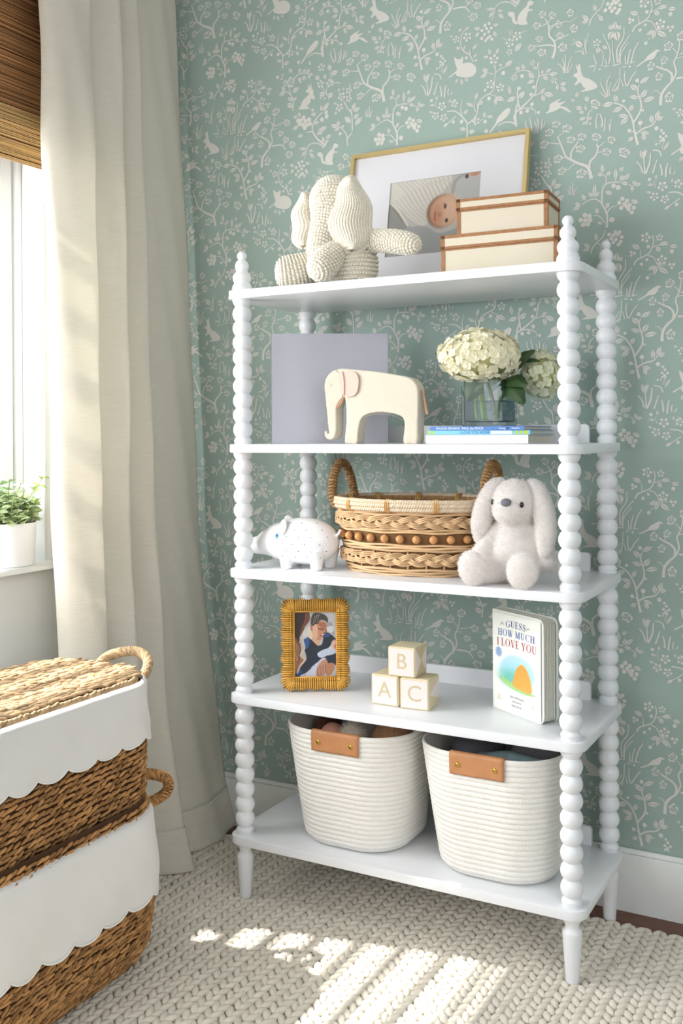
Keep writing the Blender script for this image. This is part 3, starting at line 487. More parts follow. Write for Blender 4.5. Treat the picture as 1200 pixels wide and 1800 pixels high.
reeds(1.960, 2.020, -.580, .0040, lambda t: .010*math.sin(pi*t)).build('bottom_fold', reed2, shade, 180, kind='stuff')
MB().box((-.590, SY0, 1.965), (-.586, SY1-.004, 2.75)).build('backing_cloth', mat('shade_backing', '#4a3524', .9), shade)
MB().box((-.618, SY0, 2.68), (-.595, SY1, 2.75), .003).build('headrail', trimw, shade)

# ------------------------------------------------------------------ two stacked seagrass hampers
straw = mat('pale_seagrass', '#bb9f7c', .75, noise=(60, .18), island=.30, spec=.2)
straw2 = mat('brown_seagrass', '#b08455', .75, noise=(60, .2), island=.42, spec=.2)
strawd = mat('seagrass_core', '#4a3119', .95)
cotton = mat('white_cotton', '#e9e8e6', .88, noise=(9, .015), bump=(30, .25), spec=.15, trans=.05)
pipe_m = mat('cream_piping', '#efeee9', .85)
class Body:
    def __init__(s, c, w, d, r, prof): s.c, s.w, s.d, s.r, s.prof = c, w, d, r, prof
    def off(s, z): return float(np.interp(z, [p[0] for p in s.prof], [p[1] for p in s.prof]))
    def ring(s, z, n, extra=0):
        P, Nn, L = rrect(s.w, s.d, s.r, n, s.off(z)+extra); return P, Nn, L
def woven(b, body, z0, z1, pitch, along, name, m, parent, core=True, sz=1.0):
    if core:
        rows = []
        for z in np.linspace(z0-.004, z1+.003, 24):
            P, _, _ = body.ring(z, 90, -.004); rows.append(np.column_stack([P, np.full(90, z)]))
        cb = MB().grid(np.array(rows), True); k = len(rows)*90; cb.F.append(list(range(90))[::-1])
        cb.build('core', strawd, parent)
    C = []; A = []; Nm = []; Z = []
    z = z0; row = 0
    while z < z1:
        P, Nn, L = body.ring(z, 400); n = int(L/along); s = 1
        ph = random.random()
        for i in range(n):
            j = int(((i+ph)/n*400) % 400); p, nn = P[j], Nn[j]; t = (-nn[1], nn[0])
            if nn[0] < -.75 and abs(nn[1]) < .5 and z0 < z1-.1: continue      # side against the wall
            o = random.gauss(.001, .0012)
            C.append((p[0]+nn[0]*o, p[1]+nn[1]*o, z+random.gauss(0, .0011)))
            tl = .40*s+random.gauss(0, .13)
            A.append((t[0]+nn[0]*random.gauss(.12, .1), t[1]+nn[1]*random.gauss(.12, .1), tl)); Nm.append((nn[0], nn[1], 0))
            q = random.uniform(.85, 1.2); Z.append((along*.74*q*sz, pitch*.31*random.uniform(.75, 1.2)*sz, .0050*sz))
        z += pitch; row += 1
    return b.lumps(C, A, Nm, Z, 6, 4).build(name, m, parent, 180, kind='stuff')
def liner(body, zt, zb, lob, amp, off, name, parent, seed):
    r_ = np.random.RandomState(seed); n = 420; rows = []
    _, _, L = body.ring(zb, n); nl = round(L/lob); ss = np.arange(n)/n*nl
    bot = zb-amp*np.abs(np.sin(pi*ss))**.62
    edge = None
    for k, t in enumerate(np.linspace(0, 1, 22)):
        zz = zt+(bot-zt)*t; P = np.zeros((n, 2))
        base = [body.ring(zt+(zb-amp-zt)*t, n)[0:2]][0]
        w = .0022*np.sin(ss*2.1+t*5+seed)+.0016*np.sin(ss*5.3-t*9)
        o = off+w*(.25+t)+(-.008 if k == 0 else 0)+(.002*t)
        q = base[0]+base[1]*np.asarray(o)[:, None]
        rows.append(np.column_stack([q, zz+(.004 if k == 0 else 0)])); 
    edge = rows[-1]
    G = np.array(rows); G = np.concatenate([G, G[:, :1]], 1)
    o = cloth(name, G, cotton, parent, .0018)
    MB().tube(edge, .0021, 6, closed=True).build('piping', pipe_m, o, 180)
def handle(path, r, parent, m):
    P = smoothpts(path, 10); MB().tube(P, r*.72, 8).build('handle', strawd, parent, 180)
    h = parent.children[-1] if False else bpy.data.objects[COL.objects[-1].name]
    T = np.gradient(P, axis=0); C = []; A = []; Nm = []; d = np.concatenate([[0], np.cumsum(np.linalg.norm(np.diff(P, axis=0), axis=1))])
    for s in np.arange(.004, d[-1]-.003, .0052):
        p = np.array([np.interp(s, d, P[:, k]) for k in range(3)]); t = np.array([np.interp(s, d, T[:, k]) for k in range(3)]); t /= np.linalg.norm(t)
        u = np.cross(t, (0.3, .2, 1)); u /= np.linalg.norm(u); v = np.cross(t, u)
        for k in range(6):
            a = k*pi/3+s*60; e = u*math.cos(a)+v*math.sin(a); g = -u*math.sin(a)+v*math.cos(a)
            C.append(p+e*r*.80); A.append(g+t*.35); Nm.append(e)
    MB().lumps(C, A, Nm, (r*.72, .0030, r*.28), 6, 4).build('wrapping', m, h, 180, kind='stuff')
HC = (-.195, -.625)
up = thing('seagrass_basket', 'upper seagrass basket with woven lid and scalloped white liner on another basket', 'basket', (HC[0], HC[1], .386), 0, 'two stacked seagrass baskets with liners')
ub = Body(HC, .355, .645, .125, [(0, -.004), (.03, .0), (.14, .002), (.27, -.004)])
woven(MB(), ub, .002, .262, .0120, .0180, 'weave', straw2, up)
liner(ub, .268, .150, .082, .016, .010, 'liner', up, 1)
handle([(-.03, .318, .270), (-.02, .352, .290), (.03, .382, .300), (.075, .380, .285), (.092, .350, .258), (.088, .312, .240)], .0115, up, straw)
lid = MB().prism(rrect(.318, .608, .12, 80)[0].tolist(), .268, .279).build('lid', strawd, up)
C = []; A = []; Z = []
P_, N_, L_ = rrect(.325, .615, .12, 400)
def inside(x, y, w, d, r):
    ax, ay = abs(x)-(w/2-r), abs(y)-(d/2-r)
    return abs(x) < w/2 and abs(y) < d/2 and (ax < 0 or ay < 0 or ax*ax+ay*ay < r*r)
row = 0
for x in np.arange(-.158, .16, .0128):
    s = 1 if row % 2 else -1; row += 1
    for y in np.arange(-.30, .302, .0175):
        yy = y+(row % 3)*.006
        if inside(x, yy, .332, .622, .122):
            C.append((x+random.gauss(0, .001), yy, .2815+random.gauss(0, .0012))); A.append((.55+random.gauss(0, .16), 1, random.gauss(.05, .15))); Z.append((.0150*random.uniform(.85, 1.25), .0052*random.uniform(.8, 1.2), .0046))
for zz in (.276, .270):
    for i in range(0, 400, 3):
        p, nn = P_[i], N_[i]; C.append((p[0]+nn[0]*.003, p[1]+nn[1]*.003, zz+random.gauss(0, .001))); A.append((-nn[1], nn[0], random.gauss(.25, .2))); Z.append((.0125, .0050, .0050))
MB().lumps(C, A, np.tile((0, 0, 1.), (len(C), 1)), Z, 6, 4).build('lid_weave', straw, lid, 180, kind='stuff')
lo = thing('seagrass_basket', 'lower larger seagrass basket with white scalloped liner standing on the rug', 'basket', (HC[0]+.008, HC[1]-.012, .0155), 0, 'two stacked seagrass baskets with liners')
lb = Body(HC, .385, .665, .15, [(0, -.042), (.02, -.020), (.06, .002), (.14, .011), (.25, .012), (.34, .003), (.37, -.004)])
woven(MB(), lb, .004, .374, .0100, .0165, 'weave', straw2, lo)
liner(lb, .350, .178, .085, .018, .010, 'liner', lo, 2)
handle([(.055, .325, .385), (.085, .362, .386), (.128, .385, .374), (.140, .372, .348), (.105, .350, .322), (.078, .320, .312)], .0125, lo, straw2)

# ------------------------------------------------------------------ potted greenery on the sill
SZ = wz0+.006
pot = thing('potted_plant', 'bushy small-leaved plant in a white round pot on the window sill', 'plant', (-.636, -.214, SZ))
MB().lathe([(.001, .001), (.072, 0), (.076, .003), (.082, .115), (.0815, .1175), (.079, .1175), (.076, .104), (.001, .103)], 48, close=False).build('pot', mat('white_pot', '#f4f4f6', .35), pot, 30)
MB().lathe([(.001, .107), (.0755, .106), (.0755, .103), (.001, .102)], 24, close=False).build('soil', mat('potting_soil', '#3a3226', .95), pot)
leaf_ms = [mat('pale_leaf', '#c2cfa0', .6, trans=.3), mat('grey_leaf', '#8fa48c', .6, trans=.25), mat('lime_leaf', '#a3b864', .6, trans=.3), mat('deep_leaf', '#7f9a6c', .6, trans=.2), mat('white_leaf', '#e4e8d2', .6, trans=.3)]
def leaf_me(name, m, L=.022, W=.0075, cup=.25):
    G = []
    for t in np.linspace(0, 1, 7):
        w = W*math.sin(pi*min(1, t*.96+.02))**.75*(1.15-.35*t); G.append([(u*w, t*L, (abs(u)*w*cup-L*.35*t*t)) for u in (-1, -.5, 0, .5, 1)])
    me = MB().grid(np.array(G)).mesh(name, 180); me.materials.append(m); return me
lms = [leaf_me('leaf', m, .025, .0115) for m in leaf_ms]
stem_m = mat('green_stem', '#7d9153', .6)
st = MB()
nl = 0
for k in range(80):
    a = random.uniform(0, 2*pi); rr_ = math.sqrt(random.random())*.066; h = random.uniform(.035, .140)*(1-.45*(rr_/.066)**2)
    lean = (rr_/.066)*random.uniform(.2, .65)
    if k == 0: a, rr_, h, lean = .75, .050, .140, .35
    if k == 1: a, rr_, h, lean = .2, .045, .115, .45
    p0 = np.array((rr_*.8*math.cos(a), rr_*.8*math.sin(a), .110)); d = np.array((math.cos(a)*lean, math.sin(a)*lean, 1)); d /= np.linalg.norm(d)
    path = np.array([p0+d*h*t+np.array((math.cos(a), math.sin(a), -.2))*.012*t*t for t in np.linspace(0, 1, 6)]); st.tube(path, .0012, 5)
    ci = random.choice((0, 0, 1, 1, 2, 2, 3, 4, 4))
    n = max(3, int(h/.019))
    for q in range(n):
        for sgn in (0, 1):
            if nl >= 299: break
            t = (q+.6)/n; p = p0+d*h*t+np.array((math.cos(a), math.sin(a), -.2))*.012*t*t
            o = link('leaf', lms[ci if random.random() < .7 else random.choice((0, 1, 2, 4))], pot); nl += 1
            sc = random.uniform(.75, 1.3)
            o.matrix_local = TR(p, random.uniform(.0, .9), random.uniform(-.4, .4), q*1.6+sgn*pi+random.uniform(-.4, .4), (sc, sc, sc))
ex = MB()
for k in range(420):
    a = random.uniform(0, 2*pi); rr_ = math.sqrt(random.random())*.080; z = .118+random.random()*(.085*(1-(rr_/.09)**2)); M_ = np.array(TR((rr_*math.cos(a), rr_*math.sin(a), z), random.uniform(-.2, .9), random.uniform(-.5, .5), random.uniform(0, 6.28), (1.1, 1.1, 1.1)))
    G = []
    for t in np.linspace(0, 1, 5):
        w = .0105*math.sin(pi*min(1, t*.96+.02))**.75*(1.15-.35*t); G.append([(u*w, t*.022, abs(u)*w*.25-.022*.35*t*t) for u in (-1, 0, 1)])
    G = np.array(G); ex.grid(xf(M_, G.reshape(-1, 3)).reshape(G.shape))
ex.build('foliage', mat('mixed_foliage', '#c6d3a6', .6, trans=.35, island=.35), pot, 180, kind='stuff')
st.build('stem', stem_m, pot, 180)
# ------------------------------------------------------------------ more helpers: knitted rows, painting, lettering, puffed shapes
def knit(name, path, rad, m, mcore, parent, row=.0092, along=.0080, lump=(.0050, .0040, .0052), n=14):
    P = smoothpts(path, 10); R = np.interp(np.linspace(0, 1, len(P)), np.linspace(0, 1, len(rad)), rad) if len(rad) != len(path) else smoothpts(np.column_stack([rad, rad, rad]), 10)[:, 0]
    R = np.maximum(R, .001)
    core = MB().tube(P, R-.0012, 28).build(name, mcore, parent, 180)
    T = np.gradient(P, axis=0); T /= np.linalg.norm(T, axis=1)[:, None]+1e-9
    dR = np.gradient(R); sp = np.concatenate([[0], np.cumsum(np.hypot(np.linalg.norm(np.diff(P, axis=0), axis=1), np.diff(R)))])
    C = []; A = []; Nm = []; k = 0
    for s in np.arange(.001, sp[-1], row):
        p = np.array([np.interp(s, sp, P[:, i]) for i in range(3)]); t = np.array([np.interp(s, sp, T[:, i]) for i in range(3)]); r = np.interp(s, sp, R); g = np.interp(s, sp, dR)/np.linalg.norm(P[1]-P[0]+1e-9)
        t /= np.linalg.norm(t); u = np.cross(t, (.1, .95, .3)); u /= np.linalg.norm(u); v = np.cross(t, u)
        q = max(3, int(2*pi*r/along))
        for j in range(q):
            a = 2*pi*(j+.5*(k % 2))/q; e = u*math.cos(a)+v*math.sin(a); gg = -u*math.sin(a)+v*math.cos(a)
            C.append(p+e*r+rng.randn(3)*.0004); A.append(gg+t*.15); Nm.append(e-t*g*.5)
        k += 1
    MB().lumps(C, A, Nm, lump, 6, 4).build('stitches', m, core, 180, kind='stuff')
    return core
class Canvas:
    def __init__(s, w, h, col):
        s.w, s.h = w, h; s.a = np.ones((h, w, 3))*np.array(lin(col)); yy, xx = np.mgrid[0:h, 0:w]; s.x = (xx+.5)/w; s.y = (yy+.5)/h
    def put(s, mask, col, al=1.0):
        m = np.clip(mask, 0, 1)[..., None]*al; s.a = s.a*(1-m)+m*np.array(lin(col)); return s
    def poly(s, pts, col, al=1.0, smooth=True):
        P = smoothpts(pts, 5, True) if smooth else np.array(pts, float); ins = np.zeros((s.h, s.w), bool); n = len(P)
        for i in range(n):
            x1, y1 = P[i]; x2, y2 = P[(i+1) % n]
            if y1 == y2: continue
            c = ((y1 > s.y) != (y2 > s.y)) & (s.x < (x2-x1)*(s.y-y1)/(y2-y1)+x1); ins ^= c
        return s.put(ins.astype(float), col, al)
    def ell(s, cx, cy, rx, ry, col, al=1.0, soft=.15, rot=0):
        dx, dy = s.x-cx, s.y-cy; c, q = math.cos(rot), math.sin(rot); u = (dx*c+dy*q)/rx; v = (-dx*q+dy*c)/ry
        d = np.hypot(u, v); return s.put((1+soft-d)/(2*soft+1e-6), col, al)
    def line(s, pts, wd, col, al=1.0):
        P = smoothpts(pts, 6) if len(pts) > 2 else np.array(pts, float); best = np.full((s.h, s.w), 9.)
        for i in range(len(P)-1):
            a, b = P[i], P[i+1]; d = b-a; t = np.clip(((s.x-a[0])*d[0]+(s.y-a[1])*d[1])/(d.dot(d)+1e-12), 0, 1)
            best = np.minimum(best, np.hypot(s.x-a[0]-t*d[0], s.y-a[1]-t*d[1]))
        return s.put((1.3*wd-best)/(.6*wd), col, al)
    def build(s, name, x0, x1, z0, z1, y, m, parent):
        """flat print in the plane y, facing -y"""
        xs = np.linspace(x0, x1, s.w); zs = np.linspace(z1, z0, s.h); V = np.zeros((s.h, s.w, 3)); V[..., 0] = xs[None]; V[..., 1] = y; V[..., 2] = zs[:, None]
        b = MB().grid(V); b.F = [q[::-1] for q in b.F]; me = b.mesh(name, 0)
        ca = me.color_attributes.new('print', 'FLOAT_COLOR', 'POINT'); ca.data.foreach_set('color', np.concatenate([s.a.reshape(-1, 3), np.ones((s.w*s.h, 1))], 1).ravel().astype(np.float32))
        me.materials.append(m); return link(name, me, parent)
def text(name, body, size, m, parent, M, align_='CENTER', ext=.0002, sx=1.0):
    cu = bpy.data.curves.new(name, 'FONT'); cu.body = body; cu.size = size; cu.align_x = align_; cu.align_y = 'CENTER'; cu.extrude = ext; cu.resolution_u = 4
    o = bpy.data.objects.new(name, cu); COL.objects.link(o)
    me = bpy.data.meshes.new_from_object(o.evaluated_get(bpy.context.evaluated_depsgraph_get())); bpy.data.objects.remove(o); bpy.data.curves.remove(cu)
    me.transform(Matrix(M)@Matrix.Diagonal((sx, 1, 1, 1))); me.materials.clear(); me.materials.append(m); me.name = name
    return link(name, me, parent)
FRONT = Matrix.Rotation(pi/2, 4, 'X')
def puff(name, outline, th, m, parent, vox=.0035, it=8, org=(0, 0, 0)):
    b = MB(); b.prism(outline, -th/2, th/2, FRONT); me = b.mesh(name, 0); me.materials.append(m); o = link(name, me, parent); o.location = org
    r = o.modifiers.new('r', 'REMESH'); r.mode = 'VOXEL'; r.voxel_size = vox; r.use_smooth_shade = True
    s = o.modifiers.new('s', 'SMOOTH'); s.factor = .5; s.iterations = it
    return bake(o)
def bake(o):
    dg = bpy.context.evaluated_depsgraph_get(); me = bpy.data.meshes.new_from_object(o.evaluated_get(dg)); o.modifiers.clear(); old = o.data; o.data = me; bpy.data.meshes.remove(old); me.name = o.name
    me.shade_smooth(); return o
def merge(name, mb, m, parent, vox, it=6, kind=None):
    me = mb.mesh(name, 180); me.materials.append(m); o = link(name, me, parent, kind)
    r = o.modifiers.new('r', 'REMESH'); r.mode = 'VOXEL'; r.voxel_size = vox; r.use_smooth_shade = True
    s = o.modifiers.new('s', 'SMOOTH'); s.factor = .5; s.iterations = it
    return bake(o)

# ------------------------------------------------------------------ top shelf: knitted elephant
T1, T2, T3, T4, T5 = TOPS
chen = mat('cream_chenille', '#e9e3d3', .95, noise=(40, .04), sheen=.3, island=.04, spec=.1)
chend = mat('chenille_core', '#e2dac8', .95)
o0 = np.array((.24, .09, T1))
el = thing('plush_elephant', 'cream knitted plush elephant with big floppy ears sitting on the top shelf', 'plush toy', o0)
Lq = lambda *p: [np.array(q)-o0 for q in p]
knit('body', Lq((.262, .125, T1+.010), (.265, .122, T1+.035), (.264, .120, T1+.075), (.258, .118, T1+.115), (.250, .112, T1+.150)), [.036, .058, .062, .052, .034], chen, chend, el)
knit('head', Lq((.221, .100, 1.888), (.222, .098, 1.872), (.224, .094, 1.840), (.224, .088, 1.800), (.218, .076, 1.760), (.210, .058, 1.722), (.206, .042, 1.690), (.205, .034, 1.660)), [.006, .038, .058, .058, .046, .035, .029, .017], chen, chend, el)
knit('leg', Lq((.195, .092, T1+.078), (.160, .068, T1+.058), (.125, .044, T1+.046), (.100, .028, T1+.042), (.091, .022, T1+.041)), [.026, .038, .042, .034, .008], chen, chend, el)
knit('leg', Lq((.248, .082, T1+.112), (.238, .046, T1+.076), (.228, .018, T1+.048), (.222, .000, T1+.036), (.219, -.008, T1+.032)), [.024, .034, .035, .026, .006], chen, chend, el)
knit('arm', Lq((.285, .122, 1.717), (.340, .105, 1.712), (.405, .085, 1.700), (.455, .070, 1.686), (.476, .064, 1.680)), [.022, .026, .0265, .023, .007], chen, chend, el)
def ear(c, ex, hw, hh, curv, name='ear'):
    ex = np.array(ex)/np.linalg.norm(ex); ez = np.array((0, 0, 1.)); nn = np.cross(ex, ez); c = np.array(c)-o0
    def S_(u, v):
        w = math.sqrt(max(0, 1-v*v))*(1.0-.34*v); return c+ex*hw*u*w+ez*hh*v+nn*curv*(u*u-.6)*(1-.3*v)+ex*.004*math.sin(v*6)
    us = np.linspace(-1, 1, 13); vsn = np.linspace(-.995, .995, 17)
    o = MB().grid([[S_(u, v) for u in us] for v in vsn]).build(name, chend, el, 180); md = o.modifiers.new('t', 'SOLIDIFY'); md.thickness = .008; md.offset = 0
    C = []; A = []; Nm = []; Z = []
    for u in np.linspace(-1, 1, max(7, int(2*hw/.0062))):
        for v in np.arange(-.97, .98, .0062/hh):
            p = S_(u, v); q = S_(u, v+.02)
            for sg in (1, -1):
                C.append(p+nn*sg*.004); A.append(q-p); Nm.append(nn*sg); Z.append((.0044, .0028, .0030) if sg*curv > 0 and abs(u) < .85 else (.0046, .0034, .0036))
    for a in np.arange(0, 2*pi, .005/max(hh, hw)):
        p = S_(math.copysign(1, math.cos(a)), math.sin(a)*.995); C.append(p); A.append((0, 0, 1.)); Nm.append(nn); Z.append((.0085, .0075, .0095))
    MB().lumps(C, A, Nm, Z, 6, 4).build('stitches', chen, o, 180, kind='stuff')
ear((.295, .056, 1.776), (.86, .50, 0), .047, .092, -.024)
ear((.150, .066, 1.778), (-.90, -.42, 0), .027, .068, .020)

# ------------------------------------------------------------------ gold picture frame with a baby portrait
gold = mat('brushed_gold', '#cfb981', .4, metal=.4, noise=(30, .05))
matb = mat('mat_board', '#dedee2', .8)
fr = thing('framed_portrait', 'large thin gold picture frame with white mat leaning on the wallpaper', 'picture frame', (.387, .322, T1))
fr.rotation_euler = (-.192, 0, 0)
fw, fh, ft, fd = .532, .436, .0105, .020
b = MB()
for a, c in ((( -fw/2, 0), (fw/2, 0)), ((fw/2, 0), (fw/2, fh)), ((fw/2, fh), (-fw/2, fh)), ((-fw/2, fh), (-fw/2, 0))):
    a = np.array(a); c = np.array(c); d = (c-a)/np.linalg.norm(c-a); n = np.array((-d[1], d[0]))
    q = [a, c, c-d*ft+n*ft, a+d*ft+n*ft]
    b.prism([(p[0], p[1]) for p in q], -.0, fd, FRONT)
b.build('frame', gold, fr)
PX0, PX1, PZ0, PZ1 = -.137, .133, .118, .338
mb = MB()
for lo, hi in (((-fw/2+ft, -.008, ft), (PX0, -.006, fh-ft)), ((PX1, -.008, ft), (fw/2-ft, -.006, fh-ft)), ((PX0, -.008, ft), (PX1, -.006, PZ0)), ((PX0, -.008, PZ1), (PX1, -.006, fh-ft))): mb.box(lo, hi)
mb.build('mat_board', matb, fr)
MB().box((-fw/2+.004, -.004, .004), (fw/2-.004, -.001, fh-.004)).build('backing', mat('frame_backing', '#54483a', .9), fr)
pv = vcol_mat('photo_print', .5)
cv = Canvas(150, 122, '#b9b8b4')
cv.poly([(-.1, -.1), (.75, -.1), (.62, .16), (.52, .42), (.42, .62), (.26, .52), (.12, .36), (-.1, .22)], '#cfcac0')
for k in range(17):
    x = -.05+k*.042; cv.line([(x, .30-.10*k*.2), (x+.12, .42-.05*k*.1), (x+.26, .60-.01*k)], .0055, '#a9a499', .55)
for k in range(12):
    x = .08+k*.05; cv.line([(x, .02), (x+.10, .14), (x+.18, .30)], .005, '#a7a197', .5)
cv.poly([(-.1, .26), (.05, .34), (.16, .48), (.26, .60), (.22, .70), (-.1, .72)], '#8d8d88')
cv.line([(0, .25), (.10, .36), (.17, .48), (.24, .60)], .012, '#d5cfc1'); cv.line([(.02, .30), (.11, .42), (.18, .54)], .009, '#77756d', .8)
cv.poly([(.25, .62), (.45, .64), (.62, .74), (1.1, .62), (1.1, 1.1), (-.1, 1.1), (-.1, .78)], '#9fa09e')
cv.poly([(.72, -.1), (1.1, -.1), (1.1, .35), (.80, .34), (.70, .16)], '#b1b1ae')
cv.line([(.70, .24), (.72, .10), (.80, .02)], .02, '#8e8c80', .6)
cv.ell(.60, .46, .165, .215, '#7a5a42', 1, .1); cv.ell(.625, .46, .155, .205, '#c69a7d', 1, .12); cv.ell(.68, .46, .10, .17, '#d6b096', .8, .5); cv.ell(.55, .50, .06, .12, '#b98064', .6, .6)
cv.ell(.630, .40, .016, .030, '#3a2a22', 1, .3); cv.ell(.655, .585, .016, .028, '#3a2a22', 1, .3); cv.line([(.605, .37), (.622, .36), (.632, .44)], .005, '#7a5240', .7)
cv.ell(.575, .50, .020, .03, '#b27258', .7, .5); cv.line([(.530, .47), (.524, .52), (.532, .57)], .009, '#a4523f', .9)
cv.ell(.92, .03, .05, .03, '#c08a6a'); cv.ell(.84, .05, .02, .03, '#5a4032')
cv.build('photo', PX0-.002, PX1+.002, PZ0-.002, PZ1+.002, -.0050, pv, fr)
MB().box((-fw/2+ft, -.0125, ft), (fw/2-ft, -.0115, fh-ft)).build('glass', pane_mat('frame_glass'), fr)

# ------------------------------------------------------------------ two storage boxes
parch = mat('parchment', '#d3c9b4', .6, noise=(6, .03)); edgem = mat('bark_edging', '#9c6e47', .7, noise=(90, .2), bump=(120, .4))
def storage_box(label, loc, rz, w, d, h, lid_h, e):
    t = thing('storage_box', label, 'box', loc, rz, 'parchment storage boxes stacked on the top shelf')
    MB().box((-w/2, 0, .0005), (w/2, d, h-lid_h-.0006), .0012).build('box_body', parch, t)
    q = .0009
    b = MB()
    for sx in (-1, 1):
        for y in (0, d):
            x = sx*w/2
            b.box((min(x, x-sx*e)-q*(sx < 0), -q if y == 0 else d-e, .0), (max(x, x-sx*e)+q*(sx > 0), e if y == 0 else d+q, h-lid_h-.001))
    for sx in (-1, 1): b.box((sx*w/2-q, 0, h-lid_h-.0045), (sx*w/2+q, d, h-lid_h-.0008))
    b.box((-w/2, -q, h-lid_h-.0045), (w/2, .001, h-lid_h-.0008)).build('edging', edgem, t)
    lidp = MB().box((-w/2-.0012, -.0012, h-lid_h), (w/2+.0012, d+.0012, h), .0012).build('lid', parch, t)
    b = MB(); W2, D0, D1 = w/2+.0012, -.0012, d+.0012
    for zz0, zz1 in ((h-lid_h-.0002, h-lid_h+.0062), (h-e*.75, h+.0007)):
        b.box((-W2-q, D0-q, zz0), (W2+q, D0+.0008, zz1)); b.box((-W2-q, D1-.0008, zz0), (W2+q, D1+q, zz1))
        for sx in (-1, 1): b.box((sx*W2-.0008-q*(sx < 0), D0, zz0), (sx*W2+.0008+q*(sx > 0), D1, zz1))
    for sx in (-1, 1):
        for y0, y1 in ((D0-q, D0+e), (D1-e, D1+q)): b.box((min(sx*W2, sx*(W2-e))-q*(sx < 0), y0, h-lid_h), (max(sx*W2, sx*(W2-e))+q*(sx > 0), y1, h+.0006))
    b.box((-W2, D0, h-.0004), (W2, D0+e, h+.0007)); b.box((-W2, D1-e, h-.0004), (W2, D1, h+.0007))
    b.build('edging', edgem, lidp)
storage_box('larger cream storage box with brown edging, under the smaller box', (.6725, .083, T1+.0002), .03, .284, .165, .1045, .032, .0090)
storage_box('smaller cream storage box with brown edging, stacked on the larger box', (.6795, .089, T1+.1060), .06, .219, .118, .0835, .026, .0085)

# ------------------------------------------------------------------ second shelf: album, felt elephant, books, vase
album = thing('album', 'large square grey-lilac linen album standing behind the felt elephant', 'album', (.012, .118, T2), .50)
lil = mat('lilac_linen', '#b6b6bf', .8, noise=(200, .04), bump=(500, .2))
aw, ah = .318, .298
MB().box((0, 0, .0), (aw, .003, ah), .001).box((0, .017, .0), (aw, .020, ah), .001).box((0, .0, 0), (.003, .020, ah), .001).build('cover', lil, album)
MB().box((.003, .003, .004), (aw-.004, .017, ah-.004)).build('pages', mat('album_pages', '#d9d6cf', .8, wave=(300, .5, 'Y')), album)
text('letter', 'e', .034, mat('gold_stamp', '#c9a778', .4, metal=.4), album, TR((aw*.50, -.0004, ah*.52))@FRONT)

felt = mat('cream_felt', '#d0c8b6', .97, noise=(26, .035), bump=(300, .25), sheen=.25, spec=.1); pinkf = mat('blush_felt', '#dcbfb0', .95, bump=(300, .2), spec=.1)
threadm = mat('grey_thread', '#8f8a80', .9); tan_ = mat('tan_leather', '#bd9372', .6)
fe = thing('felt_elephant', 'cream felt elephant with blush ears and curled trunk standing before the grey album', 'stuffed toy', (.33, .105, T2))
OUT = [(535, 655), (540, 685), (560, 699), (585, 692), (599, 660), (602, 600), (602, 540), (615, 500), (640, 478), (652, 500), (655, 600), (645, 700), (650, 718), (680, 719), (712, 718), (720, 650), (735, 592), (765, 568), (800, 559), (860, 558), (925, 572), (955, 595), (958, 650), (952, 716), (990, 719), (1022, 716), (1027, 600), (1030, 460), (1018, 415), (985, 385), (900, 363), (800, 344), (700, 331), (640, 324), (600, 327), (565, 346), (545, 375), (537, 410), (541, 470), (550, 560), (556, 630), (562, 668), (553, 668), (548, 650)]
def fx(c): return ((c[0]-783)*(.263/487), (718.5-c[1])*(.1915/393.5)+.001)
ol = [fx(c) for c in OUT]
puff('body', [tuple(p) for p in smoothpts(ol, 3, True)], .042, felt, fe, .0022, 7)
def seam(pts, y, parent=fe):
    P = smoothpts([fx(c) for c in pts], 6); MB().tube(np.column_stack([P[:, 0], np.full(len(P), y), P[:, 1]]), .0008, 5).build('seam', threadm, parent, 180)
seam([(600, 328), (622, 355), (632, 400), (636, 440), (636, 478)], -.0212)
seam([(722, 690), (728, 620), (748, 585), (800, 569), (860, 568), (925, 582), (950, 605)], -.0205)
seam([(549, 600), (545, 500), (542, 420), (552, 378), (580, 346)], -.0195)
def flat(name, pts, y, m, th=.0028, parent=fe, curve=.0):
    P = smoothpts([fx(c) for c in pts], 4, True); o = MB().prism([tuple(p) for p in P], 0, th, Matrix.Translation((0, y, 0))@FRONT).build(name, m, parent, 30); return o
flat('ear', [(628, 345), (650, 342), (700, 344), (722, 362), (728, 395), (722, 440), (705, 466), (675, 474), (652, 468), (640, 430), (632, 385)], -.0225, pinkf, .004)
flat('ear_fold', [(626, 346), (645, 345), (652, 400), (651, 462), (642, 452), (632, 400)], -.0268, pinkf, .003)
P = smoothpts([fx(c) for c in ((644, 472), (634, 500), (618, 520), (604, 530), (606, 520), (622, 505), (634, 480))], 5); MB().tube(np.column_stack([P[:, 0], np.full(len(P), -.0215), P[:, 1]]), .0022, 6).build('tassel', tan_, fe, 180)
P = smoothpts([fx(c) for c in ((1030, 448), (1042, 470), (1050, 510), (1056, 545), (1062, 572))], 5); MB().tube(np.column_stack([P[:, 0], np.full(len(P), -.004), P[:, 1]]), np.linspace(.0030, .0042, len(P)), 8).build('tail', tan_, fe, 180)
ex_, ez_ = fx((572, 408)); MB().ell((ex_, -.0208, ez_), (.0034, .0014, .0042), seg=12, rings=8).build('eye', mat('grey_button', '#b9b6ae', .4), fe)

